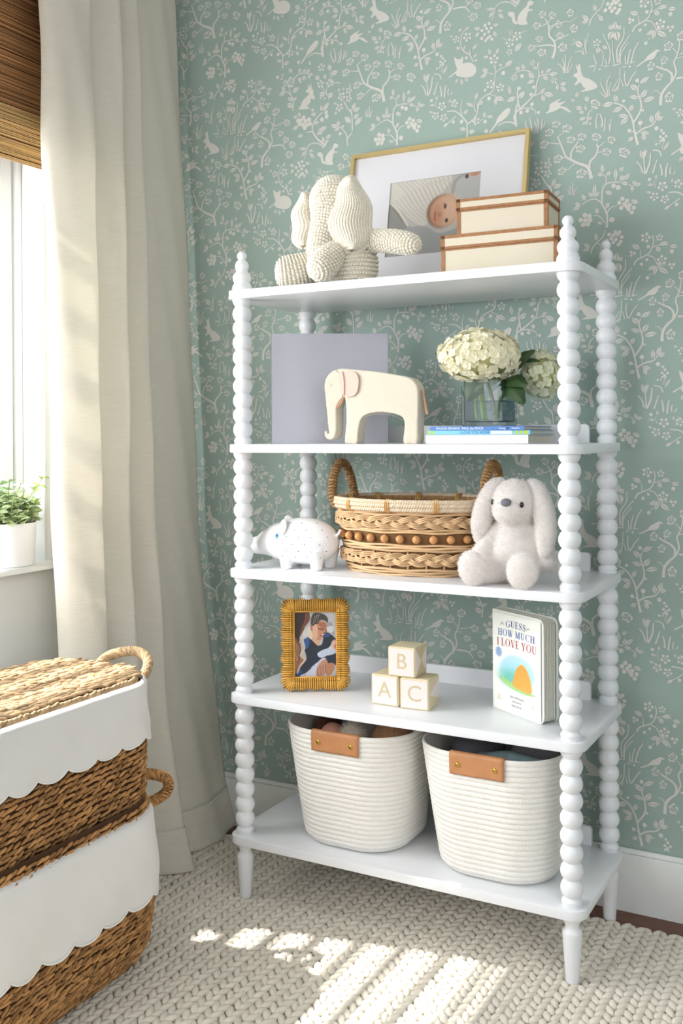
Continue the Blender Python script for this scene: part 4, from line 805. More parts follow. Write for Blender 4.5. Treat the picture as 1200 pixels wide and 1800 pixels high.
def book(label, loc, rz, w, d, h, covm, pagem, spine_items=(), soft=False):
    t = thing('picture_book', label, 'book', loc, rz, 'picture books stacked under the glass vase')
    th = .0012
    MB().box((0, 0, 0), (w, d, th), .0004).box((0, 0, h-th), (w, d, h), .0004).box((0, -.0006, 0), (w, .0012, h), .0005).build('cover', covm, t)
    MB().box((.002, .0014, th), (w-.003, d-.003, h-th)).build('pages', pagem, t); return t
pagem = mat('book_pages', '#d8d3c4', .9, stretch=(1, 1, 900), noise=(1, .12))
blue = mat('blue_cover', '#4a78b8', .5); aqua = mat('aqua_cover', '#7cc0e2', .5); whitec = mat('white_cover', '#eceaea', .5)
navy = mat('navy_cover', '#2e4668', .5); ink_w = mat('white_ink', '#eef2f6', .6); ink_b = mat('blue_ink', '#2f5f96', .6); lime = mat('lime_ink', '#b3c531', .6); dk = mat('dark_ink', '#3f3f45', .6)
b1 = book('thick white picture book with dotted spine, lowest in the stack under the vase', (.476, .098, T2+.0002), .01, .262, .212, .0212, whitec, pagem)
b2_ = book('thin aqua picture book with lime bands, in the middle of the stack', (.481, .096, T2+.0216), .015, .262, .205, .0105, aqua, pagem)
b3 = book('blue picture book with white spine lettering, topmost under the vase', (.489, .097, T2+.0323), -.005, .241, .215, .0098, blue, pagem)
d_ = MB()
for k in range(34):
    x, z = random.uniform(.006, .256), random.uniform(.003, .0185); d_.box((x-.0005, -.0009, z-.0005), (x+.0005, -.0006, z+.0005))
d_.build('spine_dots', mat('spine_dots', '#8b8790', .6), b1, 0, kind='stuff')
text('spine_lettering', 'I LOVE YOU MORE', .0092, ink_b, b2_, TR((.125, -.0008, .0050))@FRONT)
bd = MB()
for x0, x1 in ((.003, .008), (.012, .018), (.219, .221), (.228, .234), (.238, .243), (.247, .256)): bd.box((x0, -.0010, .0008), (x1, -.0005, .0098))
bd.build('lime_bands', lime, b2_); MB().box((.165, -.0009, .0010), (.217, -.0005, .0096)).build('pale_band', mat('pale_band', '#cfe4ee', .5), b2_)
text('spine_lettering', 'PAULINA GALIANO', .0072, ink_w, b3, TR((.048, -.0008, .0048))@FRONT); text('spine_lettering', 'PAUL the DUCK', .0080, ink_w, b3, TR((.112, -.0008, .0048))@FRONT)
text('spine_lettering', 'Young', .0062, ink_w, b3, TR((.186, -.0008, .0048))@FRONT); text('spine_lettering', 'Readers', .0060, ink_w, b3, TR((.220, -.0008, .0048))@FRONT)
MB().lathe([(.0032, 0), (.0032, .0006)], 12, TR((.2005, -.0006, .0048))@FRONT).build('emblem', navy, b3)

vg = pane_mat('vase_glass', (.93, .955, .965), ior=1.45, edge=(.30, .38, .42))
vase = thing('glass_vase', 'square clear glass vase half full of water standing on the picture books', 'vase', (.6135, .178, T2+.0425))
vs_, vh = .1085, .112; hv = vs_/2; wl_ = .0045
def sq(h, z, r=.006): 
    return np.column_stack([rrect(2*h, 2*h, r, 64)[0], np.full(64, z)])
b = MB(); b.grid(np.array([sq(hv-.003, 0), sq(hv, .003), sq(hv, vh*.5), sq(hv, vh-.001), sq(hv-.0015, vh), sq(hv-wl_, vh-.001), sq(hv-wl_, vh*.5, .003), sq(hv-wl_, .013, .003), sq(hv-wl_-.004, .010, .003)]), True)
b.F += [list(range(64))[::-1], [8*64+i for i in range(64)]]; b.build('glass', vg, vase, 40)
b = MB(); b.grid(np.array([sq(hv-wl_-.0045, .0102, .003), sq(hv-wl_-.0003, .0135, .003), sq(hv-wl_-.0003, .062, .003), sq(hv-wl_-.003, .0615, .003)]), True); b.F += [list(range(64))[::-1], [3*64+i for i in range(64)]]
b.build('water', pane_mat('vase_water', (.85, .905, .93), ior=1.3, edge=(.45, .54, .6)), vase, 40)

# hydrangeas
petal = mat('hydrangea_petal', '#fbf7df', .7, trans=.32, noise=(25, .04)); petal2 = mat('hydrangea_petal_pale', '#f0f2d8', .7, trans=.3)
hleaf = mat('hydrangea_leaf', '#35502a', .45, noise=(60, .2), bump=(120, .4)); hstem = mat('hydrangea_stem', '#7f9c45', .5)
def floret_mesh(m, seed):
    r_ = random.Random(seed); b = MB()
    for k in range(4):
        a = k*pi/2+r_.uniform(-.15, .15); L_ = r_.uniform(.0112, .0140); W = L_*.58; tw = r_.uniform(-.25, .25); G = []
        for t in np.linspace(0, 1, 6):
            w = W*(math.sin(pi*min(.98, .12+.80*t)))**.7*(1.0 if t < .8 else (1-(t-.8)*2.2)); G.append([(u*w, .0015+t*L_, .0015+.010*t*t*.5-.0035*t+abs(u)**2*w*.28+tw*u*w) for u in (-1, -.5, 0, .5, 1)])
        M_ = np.array(Matrix.Rotation(a, 4, 'Z')); G = np.array(G); b.grid(xf(M_, G.reshape(-1, 3)).reshape(G.shape))
    b.ell((0, 0, .0015), (.0018, .0018, .0018), seg=6, rings=4); me = b.mesh('floret', 180); me.materials.append(m); return me
fms = [floret_mesh(petal, s) for s in range(4)]; fm2 = [floret_mesh(petal2, s+9) for s in range(3)]
def bloom(label, base, center, rad, n, meshes, stem_pts, tilt=(0, 0), leaves=()):
    t = thing('hydrangea', label, 'flower', base, 0, 'hydrangea stems in the vase')
    base = np.array(base); c = np.array(center)-base
    P = smoothpts([np.array(p)-base for p in stem_pts], 6); MB().tube(P, .0042, 8).build('stem', hstem, t, 180)
    bl = MB().ell(c, np.array(rad)*.72, seg=16, rings=10).build('flower_head', mat('bloom_core', '#dcd9a8', .9), t)
    g = (math.sqrt(5)-1)/2
    for i in range(n):
        z = 1-2*(i+.5)/n; a = 2*pi*i*g; r = math.sqrt(1-z*z); d = np.array((r*math.cos(a), r*math.sin(a), z)); d += rng.randn(3)*.06; d /= np.linalg.norm(d)
        p = c+d*np.array(rad)*random.uniform(.86, .99); nrm = d/np.array(rad); nrm = nrm/np.linalg.norm(nrm)+rng.randn(3)*.18
        f = link('floret', meshes[i % len(meshes)], bl); f.matrix_local = align(p, nrm)@Matrix.Rotation(random.uniform(0, 6), 4, 'Z')@Matrix.Diagonal((*[random.uniform(.85, 1.15)]*3, 1))
    for (p0, p1, w, up) in leaves:
        p0 = np.array(p0)-base; p1 = np.array(p1)-base; d = p1-p0; s = np.cross(d, up); s /= np.linalg.norm(s); nn = np.cross(s, d); nn /= np.linalg.norm(nn); G = []
        for q in np.linspace(0, 1, 12):
            ww = w*math.sin(pi*(.04+.94*q**.8))**.8*(1+.05*(-1)**int(q*11)); G.append([p0+d*q+s*u*ww+nn*(-abs(u)*.12*w*2+.012*math.sin(pi*q)) for u in (-1, -.6, -.2, 0, .2, .6, 1)])
        MB().grid(G).build('leaf', hleaf, t, 180)
    return t
vb = T2+.0425
hy = bloom('large cream hydrangea head leaning left over the glass vase', (.600, .178, vb+.014), (.594, .168, 1.412), (.104, .090, .067), 240, fms, ((.604, .182, vb+.016), (.598, .180, vb+.06), (.596, .174, vb+.10), (.594, .168, 1.36)),
      leaves=(((.590, .150, 1.352), (.572, .136, 1.300), .024, (.3, -1, .2)), ((.520, .19, 1.385), (.484, .150, 1.425), .020, (0, -.3, 1)), ((.60, .145, 1.345), (.612, .132, 1.318), .018, (-.3, -1, .1)), ((.620, .15, 1.345), (.655, .14, 1.352), .018, (0, -1, .4))))
bloom('smaller pale hydrangea drooping to the right behind the vase', (.640, .19, vb+.014), (.722, .255, 1.366), (.052, .050, .060), 90, fm2, ((.628, .185, vb+.016), (.640, .195, vb+.07), (.665, .215, vb+.118), (.705, .24, 1.365)),
      leaves=(((.640, .19, 1.352), (.715, .16, 1.338), .030, (.1, -.6, .8)), ((.66, .20, 1.372), (.722, .20, 1.425), .018, (0, -.8, .4)), ((.655, .175, 1.35), (.712, .15, 1.292), .026, (.5, -1, .1)), ((.665, .22, 1.385), (.735, .20, 1.398), .016, (0, -.5, .9))))
hb = np.array((.600, .178, vb+.014))
for pts, r_, m_ in (([(.585, .17, .0), (.581, .17, .04), (.589, .174, .10)], .0050, hstem), ([(.605, .158, .0), (.598, .164, .05), (.595, .17, .10)], .0050, hstem), ([(.629, .174, .012), (.623, .174, .05), (.609, .176, .10)], .0046, mat('old_stem', '#8a8a6a', .6))):
    MB().tube(smoothpts([np.array((x, y, vb+.016+z))-hb for x, y, z in pts], 5), r_, 8).build('stem', m_, hy, 180)
# ------------------------------------------------------------------ third shelf: china pig, wicker basket, plush bunny
def hit(o, frm, to):
    """point on mesh object o (world frame minus its parents' location) along a straight line"""
    f = Vector(frm); d = (Vector(to)-f).normalized(); ok, p, n, _ = o.ray_cast(f, d); return (np.array(p), np.array(n)) if ok else (None, None)
china = mat('white_china', '#efeeee', .28, spec=.5, noise=(4, .015)); dotm = mat('charcoal_dots', '#4c4a4c', .4)
pig = thing('piggy_bank', 'white china piggy bank with small dark dots and blue eye on the third shelf', 'piggy bank', (.120, .072, T3))
b = MB()
b.ell((.022, 0, .071), (.100, .062, .061), seg=28, rings=18).ell((-.032, -.002, .068), (.070, .053, .052), seg=24, rings=14).ell((-.074, -.003, .062), (.050, .036, .036), seg=24, rings=14)
b.lathe([(.020, 0), (.0225, .004), (.0235, .012), (.026, .03), (.028, .045)], 24, align((-.134, -.004, .052), (1, 0, .10)))
for x, y in ((-.012, -.034), (-.022, .030), (.075, -.030), (.082, .030)):
    b.lathe([(.0135, 0), (.0155, .003), (.0165, .014), (.021, .034), (.026, .052)], 18, Matrix.Translation((x, y, .0)))
b.tube(smoothpts([(.116, 0, .085), (.126, -.004, .094), (.128, .004, .102), (.121, .006, .098)], 5), .0045, 8)
body = merge('body', b, china, pig, .0030, 10)
for y, x, tilt in ((-.047, -.014, -.45), (.032, -.040, .35)):
    e = MB().ell((0, 0, 0), (.0150, .0060, .023), seg=14, rings=10).build('ear', china, pig, 180); e.matrix_local = TR((x, y, .109 if y < 0 else .113), tilt, -.45, -.25 if y < 0 else .25)
p, n = hit(body, (-.030, -.4, .086), (-.030, 0, .086))
if p is not None:
    ey = MB().lathe([(.0082, 0), (.0078, .0010), (.005, .0018), (.0002, .002)], 18, align(p-n*.0004, n)).build('eye', mat('blue_iris', '#86b4d8', .25), pig, 60)
    MB().lathe([(.0036, 0), (.0030, .0008), (.0002, .0010)], 12, align(p+n*.0014, n)).build('pupil', mat('navy_pupil', '#2b4a72', .25), ey, 60)
b = MB(); k = 0
for i, z in enumerate((.034, .050, .068, .086, .104, .120)):
    for x in np.arange(-.045, .125, .034):
        xx = x+(i % 2)*.014+random.uniform(-.002, .002); p, n = hit(body, (xx, -.4, z), (xx, 0, z))
        if p is not None and n[1] < -.25 and xx > -.03+.004*i: b.ell(p, (.0014, .0014, .0014), seg=8, rings=5)
b.build('dots', dotm, pig, 180, kind='stuff')

wick = mat('natural_wicker', '#d6b287', .55, noise=(30, .12), island=.14, stretch=(1, 1, 4)); wickd = mat('wicker_lining', '#7d5a36', .85, noise=(60, .2))
ropem = mat('pale_rope', '#dcc9ae', .85, island=.18, noise=(90, .1)); caner = mat('golden_cane', '#cf9f5f', .5, island=.15); hrope = mat('brown_rope', '#a98254', .8, island=.3, noise=(80, .15)); beadm = mat('wood_bead', '#c9925c', .5, noise=(40, .12))
bas = thing('wicker_basket', 'oval wicker basket with braided bands, wooden beads and two rope handles', 'basket', (.418, .163, T3))
def bo(z): t = z/.175; return .186+.026*t, .124+.020*t
def oval(z, th, off=0.0):
    a, bb_ = bo(z); th = np.asarray(th); return np.stack([(a+off)*np.cos(th), (bb_+off)*np.sin(th), np.broadcast_to(z, th.shape)], -1)
TH_ = np.arange(160)*2*pi/160
G = [oval(z, TH_, -.006) for z in (.006, .05, .10, .15, .172)]+[oval(z, TH_, -.011) for z in (.172, .10, .012)]
b = MB().grid(np.array(G), True); b.F += [list(range(160))[::-1], [7*160+i for i in range(160)]]
wall_ = b.build('lining', wickd, bas, 40)
b = MB()
for z, off, r in ((.0035, -.004, .0034), (.0100, -.001, .0034), (.0165, .0, .0034), (.0640, .0, .0034), (.0700, .001, .0034), (.0765, 0, .003), (.1085, .0, .0032), (.1145, .001, .0034), (.1520, .001, .0034), (.158, .0, .0030)):
    P = oval(z, TH_, off); P[:, 2] += .0012*np.sin(TH_*9+z*300); b.tube(P, r, 6, closed=True)
b.build('reed', wick, bas, 180, kind='stuff')
def braid(z, amp, N, name):
    b = MB(); n = 720; th = np.arange(n)*2*pi/n
    for k in range(3):
        ph = th*N+2*pi*k/3
        for j in (-1, 0, 1):
            zz = z+amp*np.sin(ph)+j*.0046; rad = .0050+.0062*np.sin(2*ph)
            a, bb_ = bo(z); P = np.stack([(a+rad)*np.cos(th), (bb_+rad)*np.sin(th), zz], -1); b.tube(P, .0025, 6, closed=True)
    return b.build(name, wick, bas, 180, kind='stuff')
braid(.042, .0095, 10, 'braid'); braid(.1335, .0095, 10, 'braid')
# vertical stakes behind the beads
for i in range(25):
    th = 2*pi*(i+.5)/25; P = np.array([oval(z, np.array(th), -.003+.002*math.sin(z*90)) for z in (.012, .04, .062)]); MB().tube(P, .0026, 6).build('stake', wick, bas, 180)
bm_ = MB().ell((0, 0, 0), (.0102, .0102, .0102), seg=16, rings=10).mesh('bead', 180); bm_.materials.append(beadm)
s_ = np.cumsum(np.r_[0, np.linalg.norm(np.diff(oval(.093, np.linspace(0, 2*pi, 721)), axis=0), axis=1)]); 
for i in range(26):
    th = np.interp(s_[-1]*i/26, s_, np.linspace(0, 2*pi, 721)); o = link('bead', bm_, bas); o.location = oval(.0925, np.array(th), .0035); o.rotation_euler = (random.random(), random.random(), random.random())
def rope(path, r, m, name, parent, pitch=.019):
    P = np.asarray(path); n = 1000; Q = np.vstack([P, P[:1]]); d = np.r_[0, np.cumsum(np.linalg.norm(np.diff(Q, axis=0), axis=1))]; ss = np.arange(n)/n*d[-1]
    P = np.stack([np.interp(ss, d, Q[:, k]) for k in range(3)], 1); T = np.roll(P, -1, 0)-np.roll(P, 1, 0); T /= np.linalg.norm(T, axis=1)[:, None]
    U = np.cross(T, (0, 0, 1.)); V = np.cross(U, T); turns = round(d[-1]/pitch); b = MB()
    for k in range(3):
        a = ss/d[-1]*turns*2*pi+k*2*pi/3; b.tube(P+U*(r*.52*np.cos(a))[:, None]+V*(r*.52*np.sin(a))[:, None], r*.56, 6, closed=True)
    return b.build(name, m, parent, 180)
for z, off in ((.1645, .006), (.1740, .0075), (.1830, .005)): rope(oval(z, TH_, off), .0058, ropem, 'rim_rope', bas)
rope(oval(.176, TH_, -.006), .0055, hrope, 'inner_rope', bas)
for i in range(11):
    th = 2*pi*(i+.2)/11; b = MB()
    for j in (-.0042, 0, .0042):
        dth = j/.19; c = oval(.1730, np.array(th+dth), .001); e = np.array((math.cos(th), math.sin(th)*1.2, 0)); e /= np.linalg.norm(e); aa = np.arange(14)*2*pi/14
        b.tube([c+e*.0132*math.cos(a)+np.array((0, 0, .0165))*math.sin(a) for a in aa], .0018, 6, closed=True)
    b.build('binding', caner, bas, 180)
for sx in (-1, 1):
    P = smoothpts([(sx*.196, -.062, .165), (sx*.206, -.064, .190), (sx*.210, -.052, .235), (sx*.211, -.022, .268), (sx*.211, .010, .270), (sx*.210, .040, .240), (sx*.206, .053, .195), (sx*.198, .053, .168)], 8)
    h = MB().tube(P, .0078, 10).build('handle', wickd, bas, 180); T = np.gradient(P, axis=0); d = np.r_[0, np.cumsum(np.linalg.norm(np.diff(P, axis=0), axis=1))]; C = []; A = []; Nm = []
    for s in np.arange(.0, d[-1], .0082):
        p = np.array([np.interp(s, d, P[:, k]) for k in range(3)]); t = np.array([np.interp(s, d, T[:, k]) for k in range(3)]); t /= np.linalg.norm(t); u = np.cross(t, (1, .1, .1)); u /= np.linalg.norm(u); v = np.cross(t, u)
        for k in range(6):
            a = k*pi/3+s*25; e = u*math.cos(a)+v*math.sin(a); g = v*math.cos(a)-u*math.sin(a); C.append(p+e*.0082); A.append(g+t*.45); Nm.append(e)
    MB().lumps(C, A, Nm, (.0074, .0038, .0044), 6, 4).build('wrapping', hrope, h, 180, kind='stuff')

# plush bunny
furm = mat('white_plush', '#f8f4f1', .95, sheen=.3, spec=.1, trans=.38); pinkin = mat('pink_lining', '#efd3c6', .9)
def fur(o, n, L, m, parent, w=.0006, droop=.25):
    me = o.data; me.calc_loop_triangles(); v = np.array([x.co for x in me.vertices]); nr = np.array([x.normal for x in me.vertices]); tri = np.array([t.vertices[:] for t in me.loop_triangles])
    a = v[tri]; ar = np.linalg.norm(np.cross(a[:, 1]-a[:, 0], a[:, 2]-a[:, 0]), axis=1); pk = rng.choice(len(tri), n, p=ar/ar.sum()); r1, r2 = np.sqrt(rng.rand(n, 1)), rng.rand(n, 1)
    t = tri[pk]; wts = (1-r1, r1*(1-r2), r1*r2); p = sum(wts[i]*v[t[:, i]] for i in range(3)); q = sum(wts[i]*nr[t[:, i]] for i in range(3)); d = q+rng.randn(n, 3)*.45+np.array((0, 0, -droop)); d /= np.linalg.norm(d, axis=1)[:, None]
    s = np.cross(d, rng.randn(n, 3)); s /= np.linalg.norm(s, axis=1)[:, None]; l = L*(.6+.6*rng.rand(n, 1))
    V = np.stack([p-s*w, p+s*w, p+d*l], 1).reshape(-1, 3); F = np.arange(3*n).reshape(-1, 3)
    f = MB().add(V, F).build('fur', m, parent, 0, kind='stuff'); f.matrix_parent_inverse = Matrix(); return f
bun = thing('plush_bunny', 'fluffy white plush bunny with long drooping ears sitting at the shelf front', 'plush toy', (.72, .05, T3))
bo_ = np.array((.72, .05, T3)); R_ = lambda x, y, z: tuple(np.array((x, y, z))-bo_)
b = MB()
b.ell(R_(.716, .072, .940), (.066, .058, .072), seg=24, rings=16).ell(R_(.718, .068, .985), (.048, .046, .052), seg=20, rings=12)
b.ell(R_(.720, .058, 1.058), (.054, .053, .055), seg=24, rings=16).ell(R_(.715, .022, 1.044), (.036, .030, .032), seg=20, rings=12)
for pts, rr_ in ((((.690, .060, 1.003), (.662, .048, .972), (.642, .032, .930), (.640, .024, .915)), (.018, .022, .025, .020)), (((.755, .062, 1.003), (.782, .062, .965), (.795, .060, .925), (.795, .052, .908)), (.018, .022, .025, .020)),
                 (((.690, .052, .910), (.665, .020, .904), (.650, -.012, .905)), (.034, .030, .026)), (((.742, .052, .910), (.755, .015, .904), (.762, -.018, .905)), (.034, .030, .026))):
    P = smoothpts([R_(*p) for p in pts], 5); b.tube(P, np.interp(np.linspace(0, 1, len(P)), np.linspace(0, 1, len(rr_)), rr_), 12)
b.ell((0, 0, 0), (.033, .022, .041), M=TR(R_(.645, -.026, .9130), rx=.16, ry=-.10), seg=18, rings=12); b.ell((0, 0, 0), (.034, .022, .042), M=TR(R_(.764, -.034, .9140), rx=.16, ry=.05), seg=18, rings=12)
bb2 = merge('body', b, furm, bun, .0045, 5)
fur(bb2, 30000, .0055, furm, bb2)
for pts, rr_ in ((((.688, .078, 1.104), (.664, .068, 1.092), (.648, .052, 1.050), (.640, .044, 1.005), (.638, .040, .978)), (.012, .019, .0235, .023, .013)), (((.744, .074, 1.102), (.770, .062, 1.090), (.790, .048, 1.045), (.797, .042, .990), (.794, .040, .950)), (.012, .019, .0235, .023, .013))):
    P = smoothpts([R_(*p) for p in pts], 6); c = P.mean(0); e = MB().tube(P, np.interp(np.linspace(0, 1, len(P)), np.linspace(0, 1, len(rr_)), rr_), 16); e.ell(P[-1], (.014, .014, .014), seg=12, rings=8)
    o = merge('ear', e, furm, bun, .0035, 6); fur(o, 9000, .0050, furm, o)
cw = np.array((1.484, -2.183, 1.223))-bo_
for nm, (x, y, z), r, m_ in (('nose', (.7185, -.01, 1.062), (.0125, .0100, .0060), mat('grey_nose', '#6f6e76', .8)), ('eye', (.7490, .0, 1.058), (.0050, .0068, .0030), mat('black_eye', '#26242a', .2)), ('eye', (.678, .0, 1.062), (.0050, .0068, .0030), mat('black_eye', '#26242a', .2))):
    t_ = np.array(R_(x, .06, z)); f_ = np.array(R_(x, -.4, z)); p, n = hit(bb2, f_, t_)
    if p is not None: MB().ell((0, 0, 0), r, M=align(p+n*.003, n), seg=14, rings=8).build(nm, m_, bun, 180)
# ------------------------------------------------------------------ fourth shelf: rattan photo frame
rat = mat('honey_rattan', '#d8a243', .45, island=.18, noise=(50, .12), spec=.5); ratd = mat('rattan_base', '#8a5a1e', .7)
rf = thing('rattan_photo_frame', 'honey rattan photo frame with scalloped edge showing a man cradling a baby', 'photo frame', (.158, .098, T4+.0010), .545)
rf.rotation_euler = (-.10, 0, .545)
W_, H_, IW, IH = .176, .238, .112, .170
b = MB(); cx0, cz0 = 0, H_/2+.002
def side(n, a, c, outv, L):
    """ribs along the inner edge from a to c; outv points outward"""
    a = np.array(a); c = np.array(c); d = (c-a)/np.linalg.norm(c-a); tot = np.linalg.norm(c-a); ns = max(2, round(tot/.036))
    k = int(tot/.0056)
    for i in range(k+1):
        s = tot*i/k; sc = abs(math.sin(pi*ns*s/tot)); bw_ = L-.0005+.0058*sc
        mid = a+d*s; yb = -.010
        P = [(*(mid+outv*q), y) for q, y in ((.0, -.0005), (.002, -.008), (bw_*.3, -.0135), (bw_*.6, -.0150), (bw_*.88, -.0115), (bw_, -.004), (bw_-.001, .004))]
        b.tube(smoothpts([(p[0], p[2], p[1]) for p in P], 3), .0024, 6)
L_ = (W_-IW)/2-.004
x0, x1, z0, z1 = -IW/2, IW/2, cz0-IH/2, cz0+IH/2
side(0, (x0, z0), (x0, z1), np.array((-1, 0)), L_); side(0, (x1, z0), (x1, z1), np.array((1, 0)), L_); side(0, (x0, z0), (x1, z0), np.array((0, -1)), L_); side(0, (x0, z1), (x1, z1), np.array((0, 1)), L_)
for sx, sz in ((-1, -1), (-1, 1), (1, -1), (1, 1)):
    for a in np.linspace(.08, pi/2-.08, 8):
        o_ = np.array((sx*math.cos(a), sz*math.sin(a))); q0 = np.array((sx*IW/2, cz0+sz*IH/2)); bw_ = L_*(1.16+.10*math.sin(2*a))+.002*abs(math.sin(a*4))
        P = [(*(q0+o_*q), y) for q, y in ((.001, -.0005), (.003, -.008), (bw_*.3, -.0135), (bw_*.6, -.015), (bw_*.88, -.0115), (bw_, -.004), (bw_-.001, .004))]
        b.tube(smoothpts([(p[0], p[2], p[1]) for p in P], 3), .0024, 6)
b.build('ribs', rat, rf, 180, kind='stuff')
b = MB()
for q in (.3, .62):
    e = L_*q; b.tube([(x, -.0155, z) for x, z in ((x0-e, z0-e), (x1+e, z0-e), (x1+e, z1+e), (x0-e, z1+e))], .0012, 5, closed=True)
b.build('cord', rat, rf, 180)
b = MB()
for (xa, za), (xb, zb) in (((x0, z0), (x1, z0)), ((x1, z0), (x1, z1)), ((x1, z1), (x0, z1)), ((x0, z1), (x0, z0))): b.tube([(xa, -.0085, za), (xb, -.0085, zb)], .0022, 8)
b.build('inner_edge', rat, rf, 180)
MB().box((-W_/2+.004, -.002, .006), (W_/2-.004, .006, H_-.002), .003).build('backing', ratd, rf)
MB().box((-.02, .006, .02), (.02, .010, .19), .001, Matrix.Rotation(-.0, 4, 'X')).build('easel_back', ratd, rf)
cv = Canvas(110, 165, '#b9b7b6')
def q(*pts): return [((x-95)/945, (y-115)/1405) for x, y in pts]
cv.poly(q((700, 100), (1060, 100), (1060, 700), (960, 640), (830, 560), (860, 300)), '#c4c3c6')
cv.poly(q((810, 380), (940, 370), (990, 640), (900, 560), (820, 480)), '#9fa4a8'); cv.poly(q((820, 470), (960, 440), (960, 560), (880, 560)), '#d2d4d6')
cv.poly(q((330, 690), (410, 670), (520, 760), (640, 850), (720, 800), (760, 600), (860, 580), (1000, 690), (1060, 760), (1060, 1240), (700, 1250), (620, 1350), (200, 1540), (110, 1400), (250, 1250), (370, 1130), (310, 870)), '#232c3a')
cv.poly(q((330, 690), (410, 680), (440, 780), (400, 900), (330, 900)), '#2f5d94', .9); cv.poly(q((770, 610), (850, 590), (900, 640), (840, 670), (780, 680)), '#33588a', .8)
cv.poly(q((110, 1390), (220, 1350), (280, 1420), (210, 1530), (150, 1500)), '#274b78')
cv.poly(q((470, 520), (580, 600), (660, 740), (650, 850), (600, 840), (500, 740), (410, 660), (440, 560)), '#d3a88a'); cv.poly(q((440, 470), (520, 450), (500, 700), (410, 650)), '#e6cdb8', .9)
cv.poly(q((480, 400), (540, 330), (700, 320), (810, 360), (820, 470), (800, 540), (780, 600), (740, 650), (700, 720), (640, 740), (560, 700), (500, 600)), '#c68d6c')
cv.poly(q((500, 420), (600, 400), (620, 600), (600, 700), (540, 680), (500, 580)), '#e0b596', .85); cv.poly(q((640, 360), (800, 380), (790, 470), (680, 450)), '#a8674a', .85)
cv.poly(q((630, 480), (760, 490), (760, 530), (660, 520)), '#7b4632', .8); cv.line(q((790, 480), (810, 550), (760, 590)), .012, '#9a5f45'); cv.poly(q((670, 620), (770, 590), (740, 650), (690, 655)), '#8a3f34', .95); cv.poly(q((690, 622), (755, 605), (735, 632)), '#efe6de')
cv.poly(q((450, 430), (500, 430), (510, 530), (470, 520)), '#b26f57')
cv.poly(q((470, 400), (480, 260), (540, 160), (680, 160), (800, 210), (850, 290), (840, 370), (780, 320), (680, 310), (620, 390), (560, 400), (520, 430)), '#4a4542')
for k in range(7): cv.line(q((500+k*24, 390-k*12), (530+k*22, 270-k*8), (600+k*16, 190)), .006, '#a89f92' if k % 2 else '#2c2a2b', .7)
cv.poly(q((80, 100), (390, 110), (450, 220), (430, 330), (360, 420), (300, 540), (230, 640), (210, 780), (120, 720), (80, 700)), '#3a2a26')
cv.poly(q((360, 140), (450, 220), (440, 330), (350, 440), (290, 560), (230, 660), (260, 480), (330, 320)), '#7c4a38', .9)
cv.poly(q((80, 680), (180, 740), (250, 820), (250, 1000), (300, 1100), (350, 1130), (260, 1270), (150, 1400), (80, 1420)), '#9a6a50')
for a, c_, w_ in ((((100, 720), (150, 850), (130, 1010), (170, 1150)), '#c99a78', .014), (((170, 740), (240, 900), (220, 1050), (200, 1200)), '#6b4636', .016), (((270, 680), (330, 900), (240, 1050), (330, 1150), (230, 1280), (170, 1420)), '#dccdb6', .016), (((300, 700), (280, 850), (320, 960), (260, 1080), (360, 1130)), '#c8b59a', .012), (((110, 1000), (140, 1200), (110, 1360)), '#b98b6c', .014)):
    cv.line(q(*a), w_, c_, .85)
cv.poly(q((280, 590), (420, 430), (470, 480), (400, 650), (330, 700)), '#d9d5cd', .7)
cv.poly(q((610, 1020), (720, 950), (860, 900), (960, 780), (1060, 800), (1060, 960), (960, 1040), (820, 1070), (720, 1110), (640, 1090)), '#c3cbdb')
for k in range(6): cv.line(q((640+k*50, 1060-k*18), (760+k*40, 990-k*20), (900+k*25, 960-k*15)), .006, '#8f9db5' if k % 2 else '#e6eaf2', .7)
cv.ell((1000-95)/945, (840-115)/1405, .09, .075, '#d9b3a4'); cv.ell((1010-95)/945, (870-115)/1405, .03, .03, '#a8584e', .8)
cv.poly(q((230, 1540), (260, 1470), (420, 1400), (560, 1260), (700, 1130), (800, 1130), (760, 1250), (640, 1400), (560, 1540)), '#c9c9d8')
for k in range(5): cv.line(q((300+k*60, 1500-k*60), (450+k*50, 1380-k*50)), .008, '#eef0f6' if k % 2 else '#9aa0b4', .7)
cv.poly(q((580, 1400), (640, 1250), (760, 1150), (830, 1190), (830, 1350), (740, 1480), (600, 1530)), '#c08c70'); cv.poly(q((800, 1250), (980, 1240), (960, 1400), (860, 1500), (800, 1460)), '#b87f60')
for k in range(4): cv.line(q((620+k*55, 1320-k*30), (610+k*60, 1420-k*20), (650+k*50, 1500-k*20)), .009, '#7a4a38', .8)
cv.build('photo', x0, x1, z0, z1, -.0032, pv, rf)
MB().box((x0, -.0062, z0), (x1, -.0056, z1)).build('glass', pane_mat('photo_glass'), rf)

